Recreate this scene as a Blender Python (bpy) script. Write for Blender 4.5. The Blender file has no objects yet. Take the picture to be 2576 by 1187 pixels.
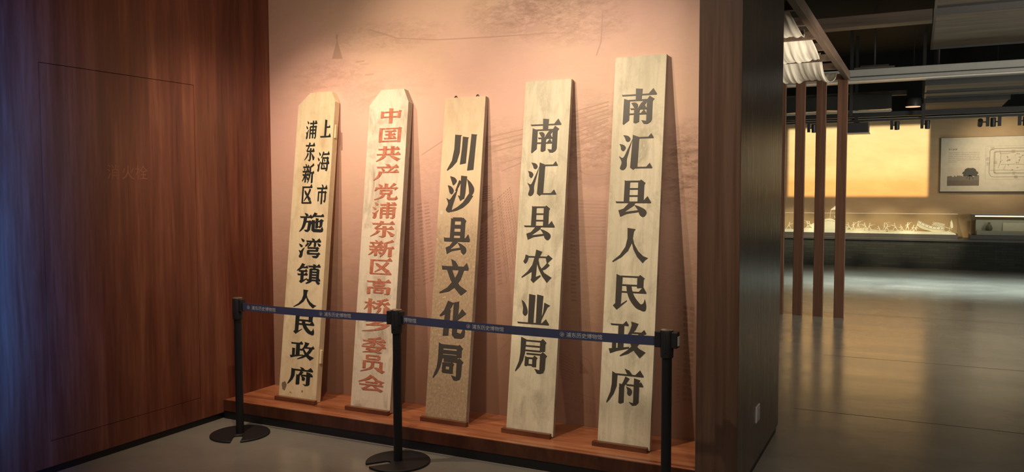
import bpy, bmesh, math, random
from mathutils import Vector, Matrix
random.seed(7)
SC = bpy.context.scene
COL = SC.collection

# ------------------------------------------------------------------ camera
cam_data = bpy.data.cameras.new('camera')
cam_data.sensor_width = 36.0
cam_data.sensor_fit = 'HORIZONTAL'
cam_data.lens = 2039.5 / 2576 * 36.0
cam_data.clip_end = 100
cam = bpy.data.objects.new('camera', cam_data)
COL.objects.link(cam)
RX = Vector((0.89537, 0.44533, -0.00192))
DN = Vector((0.02167, -0.04787, -0.99862))
FW = Vector((-0.4448, 0.89409, -0.05251))
cam.matrix_world = Matrix(((RX.x, -DN.x, -FW.x, 0), (RX.y, -DN.y, -FW.y, 0), (RX.z, -DN.z, -FW.z, 1.65), (0, 0, 0, 1)))
SC.camera = cam

# ------------------------------------------------------------------ world, exposure
world = bpy.data.worlds.new('world')
SC.world = world
world.use_nodes = True
world.node_tree.nodes['Background'].inputs[0].default_value = (0.9, 0.8, 0.7, 1)
world.node_tree.nodes['Background'].inputs[1].default_value = 0.0
SC.view_settings.view_transform = 'Standard'
SC.view_settings.look = 'None'
SC.view_settings.exposure = 0.0
SC.view_settings.gamma = 1.0
SC.view_settings.use_curve_mapping = False


# ------------------------------------------------------------------ lights
def spot(name, loc, target, watts, color, angle, blend=1.0, radius=0.04):
    l = bpy.data.lights.new(name, 'SPOT')
    l.energy = watts
    l.color = color
    l.spot_size = math.radians(angle)
    l.spot_blend = blend
    l.shadow_soft_size = radius
    o = bpy.data.objects.new(name, l)
    COL.objects.link(o)
    o.location = loc
    o.rotation_euler = (Vector(target) - Vector(loc)).to_track_quat('-Z', 'Y').to_euler()
    return o


def area(name, loc, target, watts, color, sx, sy, spread=180):
    l = bpy.data.lights.new(name, 'AREA')
    l.energy = watts
    l.color = color
    l.shape = 'RECTANGLE'
    l.size = sx
    l.size_y = sy
    l.spread = math.radians(spread)
    o = bpy.data.objects.new(name, l)
    COL.objects.link(o)
    o.location = loc
    o.rotation_euler = (Vector(target) - Vector(loc)).to_track_quat('-Z', 'Y').to_euler()
    return o


WARM = (1.0, 0.76, 0.55)
# exhibit bay: warm ceiling spots in front of the boards, then added fills
spot('bay_spot', (-3.80, 3.40, 3.5), (-3.78, 4.87, 0.80), 195, WARM, 78, 1.0, 0.03)
spot('bay_spot', (-3.1, 2.5, 3.75), (-3.45, 4.87, 2.75), 50, WARM, 112, 1.0, 0.05)  # extra wide wash, added to brighten the top left of the mural
spot('bay_spot', (-3.15, 2.65, 3.6), (-2.55, 4.87, 2.10), 165, WARM, 70, 1.0, 0.03)
spot('bay_spot', (-2.45, 3.00, 3.5), (-1.38, 4.87, 1.30), 195, (1.0, 0.82, 0.60), 72, 1.0, 0.03)
spot('bay_spot', (-2.35, 2.55, 3.6), (-3.85, 4.87, 1.20), 165, WARM, 66, 1.0, 0.03)
area('bay_fill', (-1.0, 0.9, 4.2), (-2.3, 4.3, 0.2), 6, (1.0, 0.80, 0.64), 2.0, 1.0, 90)
area('pillar_fill', (0.3, 1.4, 3.9), (-0.9, 4.33, 1.2), 7, (1.0, 0.84, 0.68), 0.6, 0.6, 70)  # unseen lamp added to lift the pillar front
# cold light of a screen standing further along the left wall
area('screen_glow', (-3.72, 2.15, 1.45), (-4.53, 2.15, 1.45), 52, (0.0, 0.19, 1.0), 0.4, 2.2, 118)
# gallery: dim general light and warm wall washers
area('gallery_fill', (1.8, 10.5, 4.4), (1.2, 12.5, 0), 110, (1.0, 0.86, 0.66), 5.0, 5.0)
area('gallery_side', (7.0, 9.0, 2.2), (-1.0, 13.0, 2.4), 230, (1.0, 0.94, 0.82), 2.0, 2.0, 100)  # unseen lamp added to brighten slats and ceiling parts from the right
area('gallery_front', (3.0, 6.0, 2.4), (0.8, 14.5, 3.6), 7, (1.0, 0.92, 0.78), 2.0, 1.5, 90)  # unseen lamp added to brighten the near face of the soffit
spot('swag_fill', (0.9, 6.6, 0.4), (-1.25, 8.9, 3.1), 980, (1.0, 0.90, 0.74), 45, 1.0, 0.08)  # added low lamp, stands in for light bounced up onto the cloths
spot('wall_washer', (-0.3, 18.15, 3.0), (-0.6, 20.5, 0.7), 45, (1.0, 0.62, 0.28), 90, 1.0, 0.1)
spot('wall_washer', (1.6, 18.15, 3.0), (1.65, 20.5, 2.35), 190, (1.0, 0.80, 0.52), 58, 1.0, 0.1)
for cx_ in (-2.6, -1.65, -0.6, 0.35):
    spot('case_spot', (cx_, 17.2, 3.0), (cx_, 19.95, 0.78), 540, (1.0, 0.84, 0.54), 26, 0.8, 0.03)
area('floor_light', (1.0, 15.6, 3.2), (1.0, 16.2, 0), 190, (0.80, 0.98, 0.95), 6.0, 1.5, 75)


# ------------------------------------------------------------------ material helpers
class NT:
    def __init__(self, name):
        self.m = bpy.data.materials.new(name)
        self.m.use_nodes = True
        self.t = self.m.node_tree
        self.b = self.t.nodes['Principled BSDF']
        self.out = self.t.nodes['Material Output']

    def n(self, typ, props=None, **ins):
        nd = self.t.nodes.new(typ)
        for k, v in (props or {}).items():
            setattr(nd, k, v)
        for k, v in ins.items():
            key = int(k[1:]) if k[0] == '_' and k[1:].isdigit() else k.replace('_', ' ')
            s = nd.inputs[key]
            if isinstance(v, bpy.types.NodeSocket):
                self.t.links.new(v, s)
            else:
                s.default_value = v
        return nd

    def math(self, op, a, b=0.0, clamp=False):
        return self.n('ShaderNodeMath', {'operation': op, 'use_clamp': clamp}, _0=a, _1=b).outputs[0]

    def mix(self, fac, a, b, blend='MIX'):
        nd = self.t.nodes.new('ShaderNodeMix')
        nd.data_type = 'RGBA'
        nd.blend_type = blend
        nd.clamp_factor = True
        for i, v in ((0, fac), (6, a), (7, b)):
            s = nd.inputs[i]
            if isinstance(v, bpy.types.NodeSocket):
                self.t.links.new(v, s)
            else:
                s.default_value = v if i == 0 else (tuple(v) + (1,) if len(v) == 3 else v)
        return nd.outputs[2]

    def ramp(self, fac, stops, interp='LINEAR'):
        nd = self.t.nodes.new('ShaderNodeValToRGB')
        nd.color_ramp.interpolation = interp
        e = nd.color_ramp.elements
        while len(e) < len(stops):
            e.new(0.5)
        for el, (p, c) in zip(e, stops):
            el.position = p
            el.color = tuple(c) + (1,) if len(c) == 3 else c
        self.t.links.new(fac, nd.inputs[0])
        return nd.outputs[0]

    def coords(self, scale=(1, 1, 1), loc=(0, 0, 0), kind='Object'):
        tc = self.n('ShaderNodeTexCoord')
        mp = self.n('ShaderNodeMapping', None, Vector=tc.outputs[kind], Scale=scale, Location=loc)
        return mp.outputs[0]

    def noise(self, vec, scale=1.0, detail=4.0, rough=0.55, dist=0.0):
        return self.n('ShaderNodeTexNoise', None, Vector=vec, Scale=scale, Detail=detail, Roughness=rough, Distortion=dist).outputs[0]

    def color(self, c):
        s = self.b.inputs['Base Color']
        if isinstance(c, bpy.types.NodeSocket):
            self.t.links.new(c, s)
        else:
            s.default_value = tuple(c) + (1,)
        return self

    def set(self, **kw):
        for k, v in kw.items():
            s = self.b.inputs[k.replace('_', ' ')]
            if isinstance(v, bpy.types.NodeSocket):
                self.t.links.new(v, s)
            else:
                s.default_value = v
        return self

    def bump(self, h, strength=0.2, dist=0.01):
        bn = self.n('ShaderNodeBump', None, Height=h, Strength=strength, Distance=dist)
        self.t.links.new(bn.outputs[0], self.b.inputs['Normal'])
        return self


def simple(name, c, rough=0.5, metal=0.0, spec=0.5):
    t = NT(name)
    v = t.coords((6, 6, 6))
    nz = t.noise(v, 2.0, 3.0)
    t.color(t.mix(nz, tuple(x * 0.88 for x in c), tuple(min(1, x * 1.12) for x in c)))
    t.set(Roughness=rough, Metallic=metal)
    t.b.inputs['Specular IOR Level'].default_value = spec
    return t.m


def wood(name, dark, mid, light, scale, rough=0.35, spec=0.5, streak=0.5):
    """veneer whose grain runs along the axis with the smallest scale"""
    t = NT(name)
    v = t.coords(scale)
    n1 = t.noise(v, 1.0, 5.0, 0.6, 0.4)
    v2 = t.coords(tuple(s * 5 for s in scale), (3.1, 1.7, 0.4))
    n2 = t.noise(v2, 1.0, 3.0, 0.6, 0.2)
    v3 = t.coords(tuple(s * 0.25 for s in scale), (7.1, 2.7, 1.4))
    n3 = t.noise(v3, 1.0, 2.0, 0.5, 0.0)
    f = t.math('ADD', t.math('MULTIPLY', n1, 0.55), t.math('ADD', t.math('MULTIPLY', n2, 0.25), t.math('MULTIPLY', n3, 0.25)))
    c = t.ramp(f, [(0.5 - 0.2 * streak - 0.02, dark), (0.52, mid), (0.5 + 0.2 * streak + 0.06, light)])
    t.color(c)
    r = t.math('ADD', t.math('MULTIPLY', n2, 0.12), rough - 0.06)
    t.set(Roughness=r)
    t.b.inputs['Specular IOR Level'].default_value = spec
    t.bump(n2, 0.04, 0.002)
    return t.m


M = {}
M['wall_wood'] = wood('walnut veneer', (0.070, 0.018, 0.011), (0.160, 0.049, 0.029), (0.28, 0.108, 0.062), (9, 9, 0.55), 0.33, 0.5, 0.62)
M['pillar_wood'] = wood('brown oak veneer', (0.060, 0.032, 0.021), (0.095, 0.053, 0.035), (0.135, 0.080, 0.054), (14, 14, 0.4), 0.29, 0.85, 0.55)
M['platform_wood'] = wood('red brown plank', (0.18, 0.058, 0.025), (0.38, 0.135, 0.06), (0.55, 0.23, 0.11), (1.6, 12, 12), 0.34, 0.5, 0.6)
M['fascia_wood'] = wood('dark red plank edge', (0.035, 0.012, 0.007), (0.070, 0.024, 0.013), (0.11, 0.042, 0.022), (6, 6, 2), 0.4, 0.4, 0.6)
M['ledge_wood'] = wood('ledge wood', (0.08, 0.027, 0.013), (0.16, 0.058, 0.028), (0.24, 0.092, 0.046), (1.5, 14, 14), 0.4, 0.4, 0.6)
M['slat_wood'] = wood('slat wood', (0.085, 0.038, 0.022), (0.135, 0.066, 0.04), (0.19, 0.10, 0.062), (14, 14, 0.4), 0.4, 0.4, 0.6)
M['beam_wood'] = wood('beam wood', (0.05, 0.032, 0.022), (0.10, 0.065, 0.045), (0.15, 0.10, 0.07), (14, 0.6, 14), 0.5, 0.3, 0.6)
M['black'] = simple('black powder coat', (0.010, 0.010, 0.012), 0.5)
M['black_soft'] = simple('black plastic', (0.014, 0.014, 0.016), 0.5)
M['cap'] = simple('worn chrome cap', (0.30, 0.24, 0.20), 0.3, 0.8)
M['kick'] = simple('black kick strip', (0.008, 0.008, 0.010), 0.45)
M['girder'] = wood('dark stained girder', (0.020, 0.014, 0.010), (0.032, 0.023, 0.017), (0.045, 0.034, 0.026), (0.6, 14, 14), 0.5, 0.3, 0.6)
M['plastic_white'] = simple('white plastic', (0.62, 0.62, 0.60), 0.35)
M['dark_ceiling'] = simple('dark painted ceiling', (0.010, 0.010, 0.010), 0.8, 0, 0.2)
M['dark_metal'] = simple('dark track metal', (0.025, 0.025, 0.024), 0.45)
M['grey_metal'] = simple('grey steel', (0.26, 0.26, 0.24), 0.45, 0.2)
M['light_lip'] = simple('pale aluminium lip', (0.55, 0.50, 0.45), 0.35, 0.3)
M['cement_board'] = wood('cement wood board', (0.085, 0.07, 0.053), (0.13, 0.105, 0.08), (0.18, 0.15, 0.11), (0.7, 8, 4), 0.7, 0.2, 0.5)
M['plaster'] = simple('cream plaster', (0.80, 0.74, 0.60), 0.7)
M['plain_wall'] = simple('gallery wall', (0.16, 0.15, 0.13), 0.8)
M['slot'] = simple('dark slot', (0.004, 0.004, 0.004), 0.8)
M['cloth_tape'] = simple('navy webbing', (0.046, 0.057, 0.118), 0.5)
M['tape_print'] = simple('pale grey print', (0.50, 0.50, 0.50), 0.6)
M['char_black'] = simple('black sign paint', (0.030, 0.027, 0.023), 0.42)
M['char_grey'] = simple('dark grey sign paint', (0.055, 0.048, 0.038), 0.45)
M['char_teal'] = simple('blackish green sign paint', (0.020, 0.026, 0.026), 0.42)


def red_paint():
    t = NT('faded red sign paint')
    v = t.coords((40, 40, 40))
    n = t.noise(v, 1.0, 4.0)
    t.color(t.ramp(n, [(0.35, (0.40, 0.115, 0.062)), (0.65, (0.54, 0.215, 0.125))]))
    t.set(Roughness=0.6)
    return t.m


M['char_red'] = red_paint()


def painted_board(name, base, dark, grain, amount, low=None, lowpos=(0.2, 1.0), mottled=False):
    """old painted board: faint streaks along z, soft blotches and scuffs, and worn dirt on the lower part when given"""
    t = NT(name)
    oi = t.n('ShaderNodeObjectInfo').outputs['Random']
    tc = t.n('ShaderNodeTexCoord').outputs['Object']
    off = t.n('ShaderNodeCombineXYZ', None, X=t.math('MULTIPLY', oi, 17.0), Y=0.0, Z=t.math('MULTIPLY', oi, 41.0)).outputs[0]
    pos = t.n('ShaderNodeVectorMath', {'operation': 'ADD'}, _0=tc, _1=off).outputs[0]

    def V(sx, sz, lx=0.0):
        return t.n('ShaderNodeMapping', None, Vector=pos, Scale=(sx, sx, sz), Location=(lx, 0, lx * 1.7)).outputs[0]
    streak = t.noise(V(26, 1.6), 1.0, 5.0, 0.65, 0.6)
    blotch = t.noise(V(8, 4.0, 3.0), 1.0, 7.0, 0.66, 0.6)
    cloud = t.noise(V(3.2, 1.5, 8.0), 1.0, 3.0, 0.5, 0.3)
    fine = t.noise(V(75, 50), 1.0, 3.0, 0.7)
    c = t.mix(t.math('MULTIPLY', t.ramp(streak, [(0.45, (0, 0, 0)), (0.75, (1, 1, 1))]), 0.8), base, grain)
    f = t.ramp(blotch, [(0.48, (0, 0, 0)), (0.70, (1, 1, 1))])
    c = t.mix(t.math('MULTIPLY', f, amount), c, dark)
    if mottled:
        cl = t.ramp(cloud, [(0.42, (0, 0, 0)), (0.66, (1, 1, 1))])
        c = t.mix(t.math('MULTIPLY', cl, 0.55), c, grain)
        sp = t.ramp(fine, [(0.56, (0, 0, 0)), (0.70, (1, 1, 1))])
        c = t.mix(t.math('MULTIPLY', t.math('MULTIPLY', sp, f), 0.8), c, tuple(min(1, q * 1.1) for q in base))
    if low:
        z = t.n('ShaderNodeSeparateXYZ', None, Vector=tc).outputs[2]
        zz = t.math('ADD', z, t.math('MULTIPLY', t.math('SUBTRACT', blotch, 0.5), 0.9))
        mr = t.n('ShaderNodeMapRange', {'interpolation_type': 'SMOOTHSTEP'}, Value=zz, From_Min=lowpos[0], From_Max=lowpos[1], To_Min=1.0, To_Max=0.0).outputs[0]
        g = t.math('MULTIPLY', mr, t.ramp(fine, [(0.25, (0.55, 0.55, 0.55)), (0.6, (1, 1, 1))]))
        c = t.mix(g, c, low)
        sq = t.noise(V(34, 90, 1.2), 1.0, 3.0, 0.6, 0.5)
        sc = t.math('MULTIPLY', t.ramp(sq, [(0.64, (0, 0, 0)), (0.70, (1, 1, 1))]), mr)
        c = t.mix(t.math('MULTIPLY', sc, 0.7), c, base)
    c = t.mix(t.math('MULTIPLY', t.ramp(fine, [(0.35, (1, 1, 1)), (0.6, (0, 0, 0))]), 0.10), c, dark)
    t.color(c)
    t.set(Roughness=0.55)
    t.bump(fine, 0.12, 0.004)
    return t.m


M['board_cream'] = painted_board('cream paint', (0.82, 0.70, 0.47), (0.42, 0.30, 0.15), (0.72, 0.57, 0.33), 0.5)
M['board_white'] = painted_board('scuffed white paint', (0.77, 0.68, 0.53), (0.26, 0.20, 0.13), (0.70, 0.60, 0.44), 0.7)
M['board_brown'] = painted_board('worn tan paint', (0.76, 0.61, 0.40), (0.42, 0.30, 0.18), (0.66, 0.51, 0.32), 0.35, (0.33, 0.235, 0.14), (1.0, 1.75))
M['board_beige'] = painted_board('streaked beige paint', (0.77, 0.70, 0.51), (0.36, 0.32, 0.215), (0.52, 0.465, 0.32), 0.75, mottled=True)
M['board_side_grey'] = painted_board('bare grey edge', (0.50, 0.44, 0.36), (0.20, 0.165, 0.13), (0.38, 0.33, 0.26), 0.7)
M['stain'] = simple('grey brown stain', (0.21, 0.16, 0.10), 0.7)


def mural_mat():
    t = NT('printed city mural')
    den = t.n('ShaderNodeAttribute', {'attribute_name': 'print_density'}).outputs['Fac']
    ink = t.n('ShaderNodeAttribute', {'attribute_name': 'ink'}).outputs['Fac']
    va = t.coords((9, 9, 24))
    a = t.noise(va, 1.0, 8.0, 0.72, 0.6)
    vb = t.coords((26, 26, 60), (1, 4, 2))
    b = t.n('ShaderNodeTexVoronoi', {'feature': 'F1'}, Vector=vb, Scale=1.0).outputs['Color']
    bg = t.n('ShaderNodeSeparateColor', None, Color=b).outputs[0]
    vf = t.coords((42, 42, 120), (5, 2, 9))
    fn = t.ramp(t.noise(vf, 1.0, 4.0, 0.7, 0.8), [(0.42, (0, 0, 0)), (0.62, (1, 1, 1))])
    bg = t.math('ADD', t.math('MULTIPLY', bg, 0.45), t.math('MULTIPLY', fn, 0.6))
    tex = t.math('ADD', t.math('MULTIPLY', t.ramp(a, [(0.42, (0, 0, 0)), (0.60, (1, 1, 1))]), 0.55), t.math('MULTIPLY', bg, 0.50))
    f = t.math('ADD', t.math('MULTIPLY', tex, den), ink, True)
    vc = t.coords((0.8, 0.8, 0.8), (3, 1, 6))
    soft = t.noise(vc, 1.0, 3.0)
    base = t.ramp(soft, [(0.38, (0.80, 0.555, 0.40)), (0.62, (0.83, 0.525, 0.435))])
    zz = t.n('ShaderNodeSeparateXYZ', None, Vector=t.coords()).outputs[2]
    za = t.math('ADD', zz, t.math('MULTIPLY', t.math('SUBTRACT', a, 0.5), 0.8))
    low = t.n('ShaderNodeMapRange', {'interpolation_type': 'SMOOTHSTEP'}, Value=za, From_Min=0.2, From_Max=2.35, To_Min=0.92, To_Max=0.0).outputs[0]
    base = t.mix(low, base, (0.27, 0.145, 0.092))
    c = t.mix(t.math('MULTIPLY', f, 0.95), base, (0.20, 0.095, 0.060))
    t.color(c)
    t.set(Roughness=0.55)
    t.b.inputs['Specular IOR Level'].default_value = 0.35
    return t.m


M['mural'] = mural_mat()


def concrete():
    t = NT('polished concrete')
    v = t.coords((1.1, 1.1, 1.1))
    n = t.noise(v, 1.0, 7.0, 0.6, 0.4)
    v2 = t.coords((9, 30, 10))
    n2 = t.noise(v2, 1.0, 4.0, 0.6)
    v3 = t.coords((0.5, 2.2, 1.0), (4, 2, 0))
    n3 = t.noise(v3, 1.0, 3.0, 0.5)
    t.color(t.ramp(n, [(0.3, (0.185, 0.176, 0.152)), (0.7, (0.275, 0.260, 0.222))]))
    r = t.math('ADD', t.math('MULTIPLY', n3, 0.16), t.math('MULTIPLY', n, 0.10))
    t.set(Roughness=t.math('ADD', r, 0.07))
    t.b.inputs['Specular IOR Level'].default_value = 0.55
    h = t.math('ADD', t.math('MULTIPLY', n2, 0.35), n3)
    t.bump(h, 0.10, 0.02)
    return t.m


M['floor'] = concrete()


def far_wall_mat():
    t = NT('ochre painted wall')
    v = t.coords((0.5, 0.5, 1.2))
    n = t.noise(v, 1.0, 5.0, 0.6, 0.5)
    t.color(t.ramp(n, [(0.3, (0.40, 0.27, 0.145)), (0.7, (0.55, 0.40, 0.24))]))
    t.set(Roughness=0.8)
    return t.m


M['far_wall'] = far_wall_mat()


def brick_mat():
    t = NT('dark grey brick')
    tc = t.n('ShaderNodeTexCoord')
    sep = t.n('ShaderNodeSeparateXYZ', None, Vector=tc.outputs['Object'])
    cmb = t.n('ShaderNodeCombineXYZ', None, X=sep.outputs[0], Y=sep.outputs[2], Z=0.0)
    br = t.n('ShaderNodeTexBrick', None, Vector=cmb.outputs[0], Color1=(0.022, 0.026, 0.023, 1), Color2=(0.045, 0.05, 0.044, 1), Mortar=(0.02, 0.02, 0.02, 1), Scale=1.0)
    br.inputs['Mortar Size'].default_value = 0.006
    br.inputs['Brick Width'].default_value = 0.25
    br.inputs['Row Height'].default_value = 0.055
    n = t.noise(t.coords((8, 8, 20)), 1.0, 4.0)
    t.color(t.mix(n, br.outputs[0], (0.03, 0.032, 0.026)))
    t.set(Roughness=0.7)
    t.b.inputs['Specular IOR Level'].default_value = 0.15
    t.bump(br.outputs['Fac'], -0.4, 0.01)
    return t.m


M['brick'] = brick_mat()


def glass_mat():
    t = NT('clear case glass')
    tr = t.n('ShaderNodeBsdfTransparent', None, Color=(0.93, 0.95, 0.94, 1))
    gl = t.n('ShaderNodeBsdfGlossy', None, Color=(0.9, 0.95, 0.95, 1), Roughness=0.02)
    fr = t.n('ShaderNodeFresnel', None, IOR=1.35)
    bf = t.n('ShaderNodeNewGeometry').outputs['Backfacing']
    fac = t.math('MULTIPLY', fr.outputs[0], t.math('SUBTRACT', 1.0, bf))
    mx = t.n('ShaderNodeMixShader', None, _0=fac, _1=tr.outputs[0], _2=gl.outputs[0])
    t.t.links.new(mx.outputs[0], t.out.inputs[0])
    return t.m


M['glass'] = glass_mat()


def emit(name, c, s):
    t = NT(name)
    e = t.n('ShaderNodeEmission', None, Color=tuple(c) + (1,), Strength=s)
    t.t.links.new(e.outputs[0], t.out.inputs[0])
    return t.m


M['led'] = emit('lit led strip', (1.0, 0.86, 0.58), 2.2)
M['lens_lit'] = emit('lit lamp disc', (1.0, 0.66, 0.40), 0.9)


def cloth_mat():
    t = NT('undyed cotton cloth')
    n = t.noise(t.coords((60, 3, 6)), 1.0, 4.0)
    t.color(t.ramp(n, [(0.3, (0.50, 0.44, 0.35)), (0.7, (0.70, 0.63, 0.52))]))
    t.set(Roughness=0.85)
    t.bump(n, 0.3, 0.01)
    return t.m


M['cotton'] = cloth_mat()
M['panel_white'] = simple('pale printed panel', (0.62, 0.56, 0.44), 0.6)
M['panel_edge'] = simple('dark panel edge', (0.05, 0.035, 0.02), 0.5)
M['print_dark'] = simple('dark print', (0.10, 0.085, 0.065), 0.7)
M['print_mid'] = simple('mid print', (0.27, 0.235, 0.18), 0.7)
M['print_pale'] = simple('faint print', (0.44, 0.39, 0.30), 0.7)
M['photo_sky'] = simple('photo sky', (0.60, 0.52, 0.40), 0.6)
M['photo_ground'] = simple('photo ground', (0.15, 0.115, 0.085), 0.6)
M['photo_bush'] = simple('photo bushes', (0.18, 0.15, 0.115), 0.6)
M['photo_tree'] = simple('photo tree crown', (0.055, 0.055, 0.042), 0.6)
M['case_back'] = simple('case lining', (0.46, 0.44, 0.36), 0.7)
M['bottle'] = simple('dark bronze vessel', (0.11, 0.10, 0.075), 0.4)
M['case_frame'] = simple('dark case frame', (0.055, 0.05, 0.045), 0.45)


# ------------------------------------------------------------------ geometry helpers
class MB:
    def __init__(self):
        self.v = []
        self.f = []

    def add(self, verts, faces):
        k = len(self.v)
        self.v += [tuple(p) for p in verts]
        self.f += [tuple(i + k for i in f) for f in faces]
        return self

    def box(self, x0, y0, z0, x1, y1, z1):
        v = [(x0, y0, z0), (x1, y0, z0), (x1, y1, z0), (x0, y1, z0), (x0, y0, z1), (x1, y0, z1), (x1, y1, z1), (x0, y1, z1)]
        return self.add(v, [(3, 2, 1, 0), (4, 5, 6, 7), (0, 1, 5, 4), (1, 2, 6, 5), (2, 3, 7, 6), (3, 0, 4, 7)])

    def prism(self, pts, d0, d1, axis='y'):
        """polygon pts (a, b) extruded between d0 and d1 along axis; y: (x, z) plane, z: (x, y) plane, x: (y, z) plane"""
        def P(a, b, d):
            return {'y': (a, d, b), 'z': (a, b, d), 'x': (d, a, b)}[axis]
        n = len(pts)
        v = [P(a, b, d0) for a, b in pts] + [P(a, b, d1) for a, b in pts]
        f = [tuple(range(n)), tuple(range(2 * n - 1, n - 1, -1))]
        f += [(i, i + n, (i + 1) % n + n, (i + 1) % n) for i in range(n)]
        return self.add(v, f)

    def tube(self, path, radii, seg=10, cap=True):
        path = [Vector(p) for p in path]
        if not isinstance(radii, (list, tuple)):
            radii = [radii] * len(path)
        rings = []
        up0 = None
        for i, p in enumerate(path):
            d = (path[min(i + 1, len(path) - 1)] - path[max(i - 1, 0)]).normalized()
            if up0 is None:
                up0 = Vector((0, 0, 1)) if abs(d.z) < 0.9 else Vector((1, 0, 0))
            a = d.cross(up0).normalized()
            b = d.cross(a).normalized()
            up0 = -b if b.length else up0
            up0 = a.cross(d)
            rings.append([p + (a * math.cos(2 * math.pi * k / seg) + b * math.sin(2 * math.pi * k / seg)) * radii[i] for k in range(seg)])
        v = [q for r in rings for q in r]
        f = []
        for i in range(len(path) - 1):
            for k in range(seg):
                f.append((i * seg + k, i * seg + (k + 1) % seg, (i + 1) * seg + (k + 1) % seg, (i + 1) * seg + k))
        if cap:
            f.append(tuple(range(seg - 1, -1, -1)))
            f.append(tuple((len(path) - 1) * seg + k for k in range(seg)))
        return self.add(v, f)

    def lathe(self, prof, seg=32, c=(0, 0, 0)):
        n = len(prof)
        v = []
        for k in range(seg):
            a = 2 * math.pi * k / seg
            v += [(c[0] + r * math.cos(a), c[1] + r * math.sin(a), c[2] + z) for r, z in prof]
        f = []
        for k in range(seg):
            j = (k + 1) % seg
            for i in range(n - 1):
                f.append((k * n + i, j * n + i, j * n + i + 1, k * n + i + 1))
        f.append(tuple(k * n for k in range(seg - 1, -1, -1)))
        f.append(tuple(k * n + n - 1 for k in range(seg)))
        return self.add(v, f)

    def build(self, name, mat, parent=None, bevel=0.0, smooth=False, seg=2):
        me = bpy.data.meshes.new(name)
        me.from_pydata(self.v, [], self.f)
        bm = bmesh.new()
        bm.from_mesh(me)
        bmesh.ops.recalc_face_normals(bm, faces=bm.faces)
        bm.to_mesh(me)
        bm.free()
        me.materials.append(mat)
        if smooth:
            for p in me.polygons:
                p.use_smooth = True
        o = bpy.data.objects.new(name, me)
        COL.objects.link(o)
        if parent:
            o.parent = parent
        if bevel:
            md = o.modifiers.new('bevel', 'BEVEL')
            md.width = bevel
            md.segments = seg
            md.limit_method = 'ANGLE'
        if smooth:
            try:
                me.set_sharp_from_angle(angle=math.radians(40))
            except Exception:
                pass
        return o


def empty(name, loc, label, cat, group=None, rot=(0, 0, 0)):
    o = bpy.data.objects.new(name, None)
    o.empty_display_size = 0.1
    COL.objects.link(o)
    o.location = loc
    o.rotation_euler = rot
    return tag(o, label, cat, group)


def tag(o, label, cat, group=None):
    o['label'] = label
    o['category'] = cat
    if group:
        o['group'] = group
    return o


def struct(o, label=None):
    o['kind'] = 'structure'
    if label:
        o['label'] = label
    return o


def copy_tree(o, parent=None):
    c = o.copy()
    COL.objects.link(c)
    if parent:
        c.parent = parent
    for ch in list(o.children):
        copy_tree(ch, c)
    return c


def text_mesh(s, size):
    """characters set with the font built into the program, as a flat mesh; returns (verts2d, faces, width)"""
    cu = bpy.data.curves.new('lettering', 'FONT')
    cu.body = s
    cu.size = size
    cu.resolution_u = 4
    o = bpy.data.objects.new('lettering', cu)
    COL.objects.link(o)
    dg = bpy.context.evaluated_depsgraph_get()
    ev = o.evaluated_get(dg)
    me = ev.to_mesh()
    vs = [(v.co.x, v.co.y) for v in me.vertices]
    fs = [tuple(p.vertices) for p in me.polygons]
    ev.to_mesh_clear()
    bpy.data.objects.remove(o)
    bpy.data.curves.remove(cu)
    return vs, fs

# ================================================================== the setting
CEIL = 4.8
fl = MB().box(-8, -4, -0.2, 8, 21, 0).build('floor', M['floor'])
struct(fl)
ce = MB().box(-8, -4, CEIL, 8, 21, CEIL + 0.2).build('ceiling', M['dark_ceiling'])
struct(ce)

wl = MB()
DY0, DY1, DZ0, DZ1 = 3.0, 4.122, 0.197, 2.410
wl.box(-4.66, -4, 0.046, -4.53, DY0, CEIL)
wl.box(-4.66, DY1, 0.046, -4.53, 4.99, CEIL)
wl.box(-4.66, DY0, 0.046, -4.53, DY1, DZ0)
wl.box(-4.66, DY0, DZ1, -4.53, DY1, CEIL)
wl.box(-4.66, DY0, DZ0, -4.60, DY1, DZ1)
wl = struct(wl.build('wall_left', M['wall_wood']))
struct(MB().box(-4.64, -4, 0, -4.545, 4.36, 0.047).build('baseboard_left', M['kick']))
g = 0.0025
door = struct(MB().box(-4.562, DY0 + g, DZ0 + g, -4.5315, DY1 - g, DZ1 - g).build('door_1', M['wall_wood'], bevel=0.0015))
door['label'] = 'flush walnut cabinet door in the left wall with three faint raised characters'
M['door_char'] = simple('dull raised lettering', (0.27, 0.105, 0.068), 0.4)
for ch, y0, zc in (('消', 3.420, 1.752), ('火', 3.525, 1.752), ('栓', 3.625, 1.752)):
    vs, fs = text_mesh(ch, 0.10)
    mb = MB()
    for f in fs:
        mb.prism([(y0 + vs[i][0], zc + vs[i][1]) for i in f], -4.5316, -4.5307, 'x')
    mb.build('raised_character', M['door_char'], door)


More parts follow.
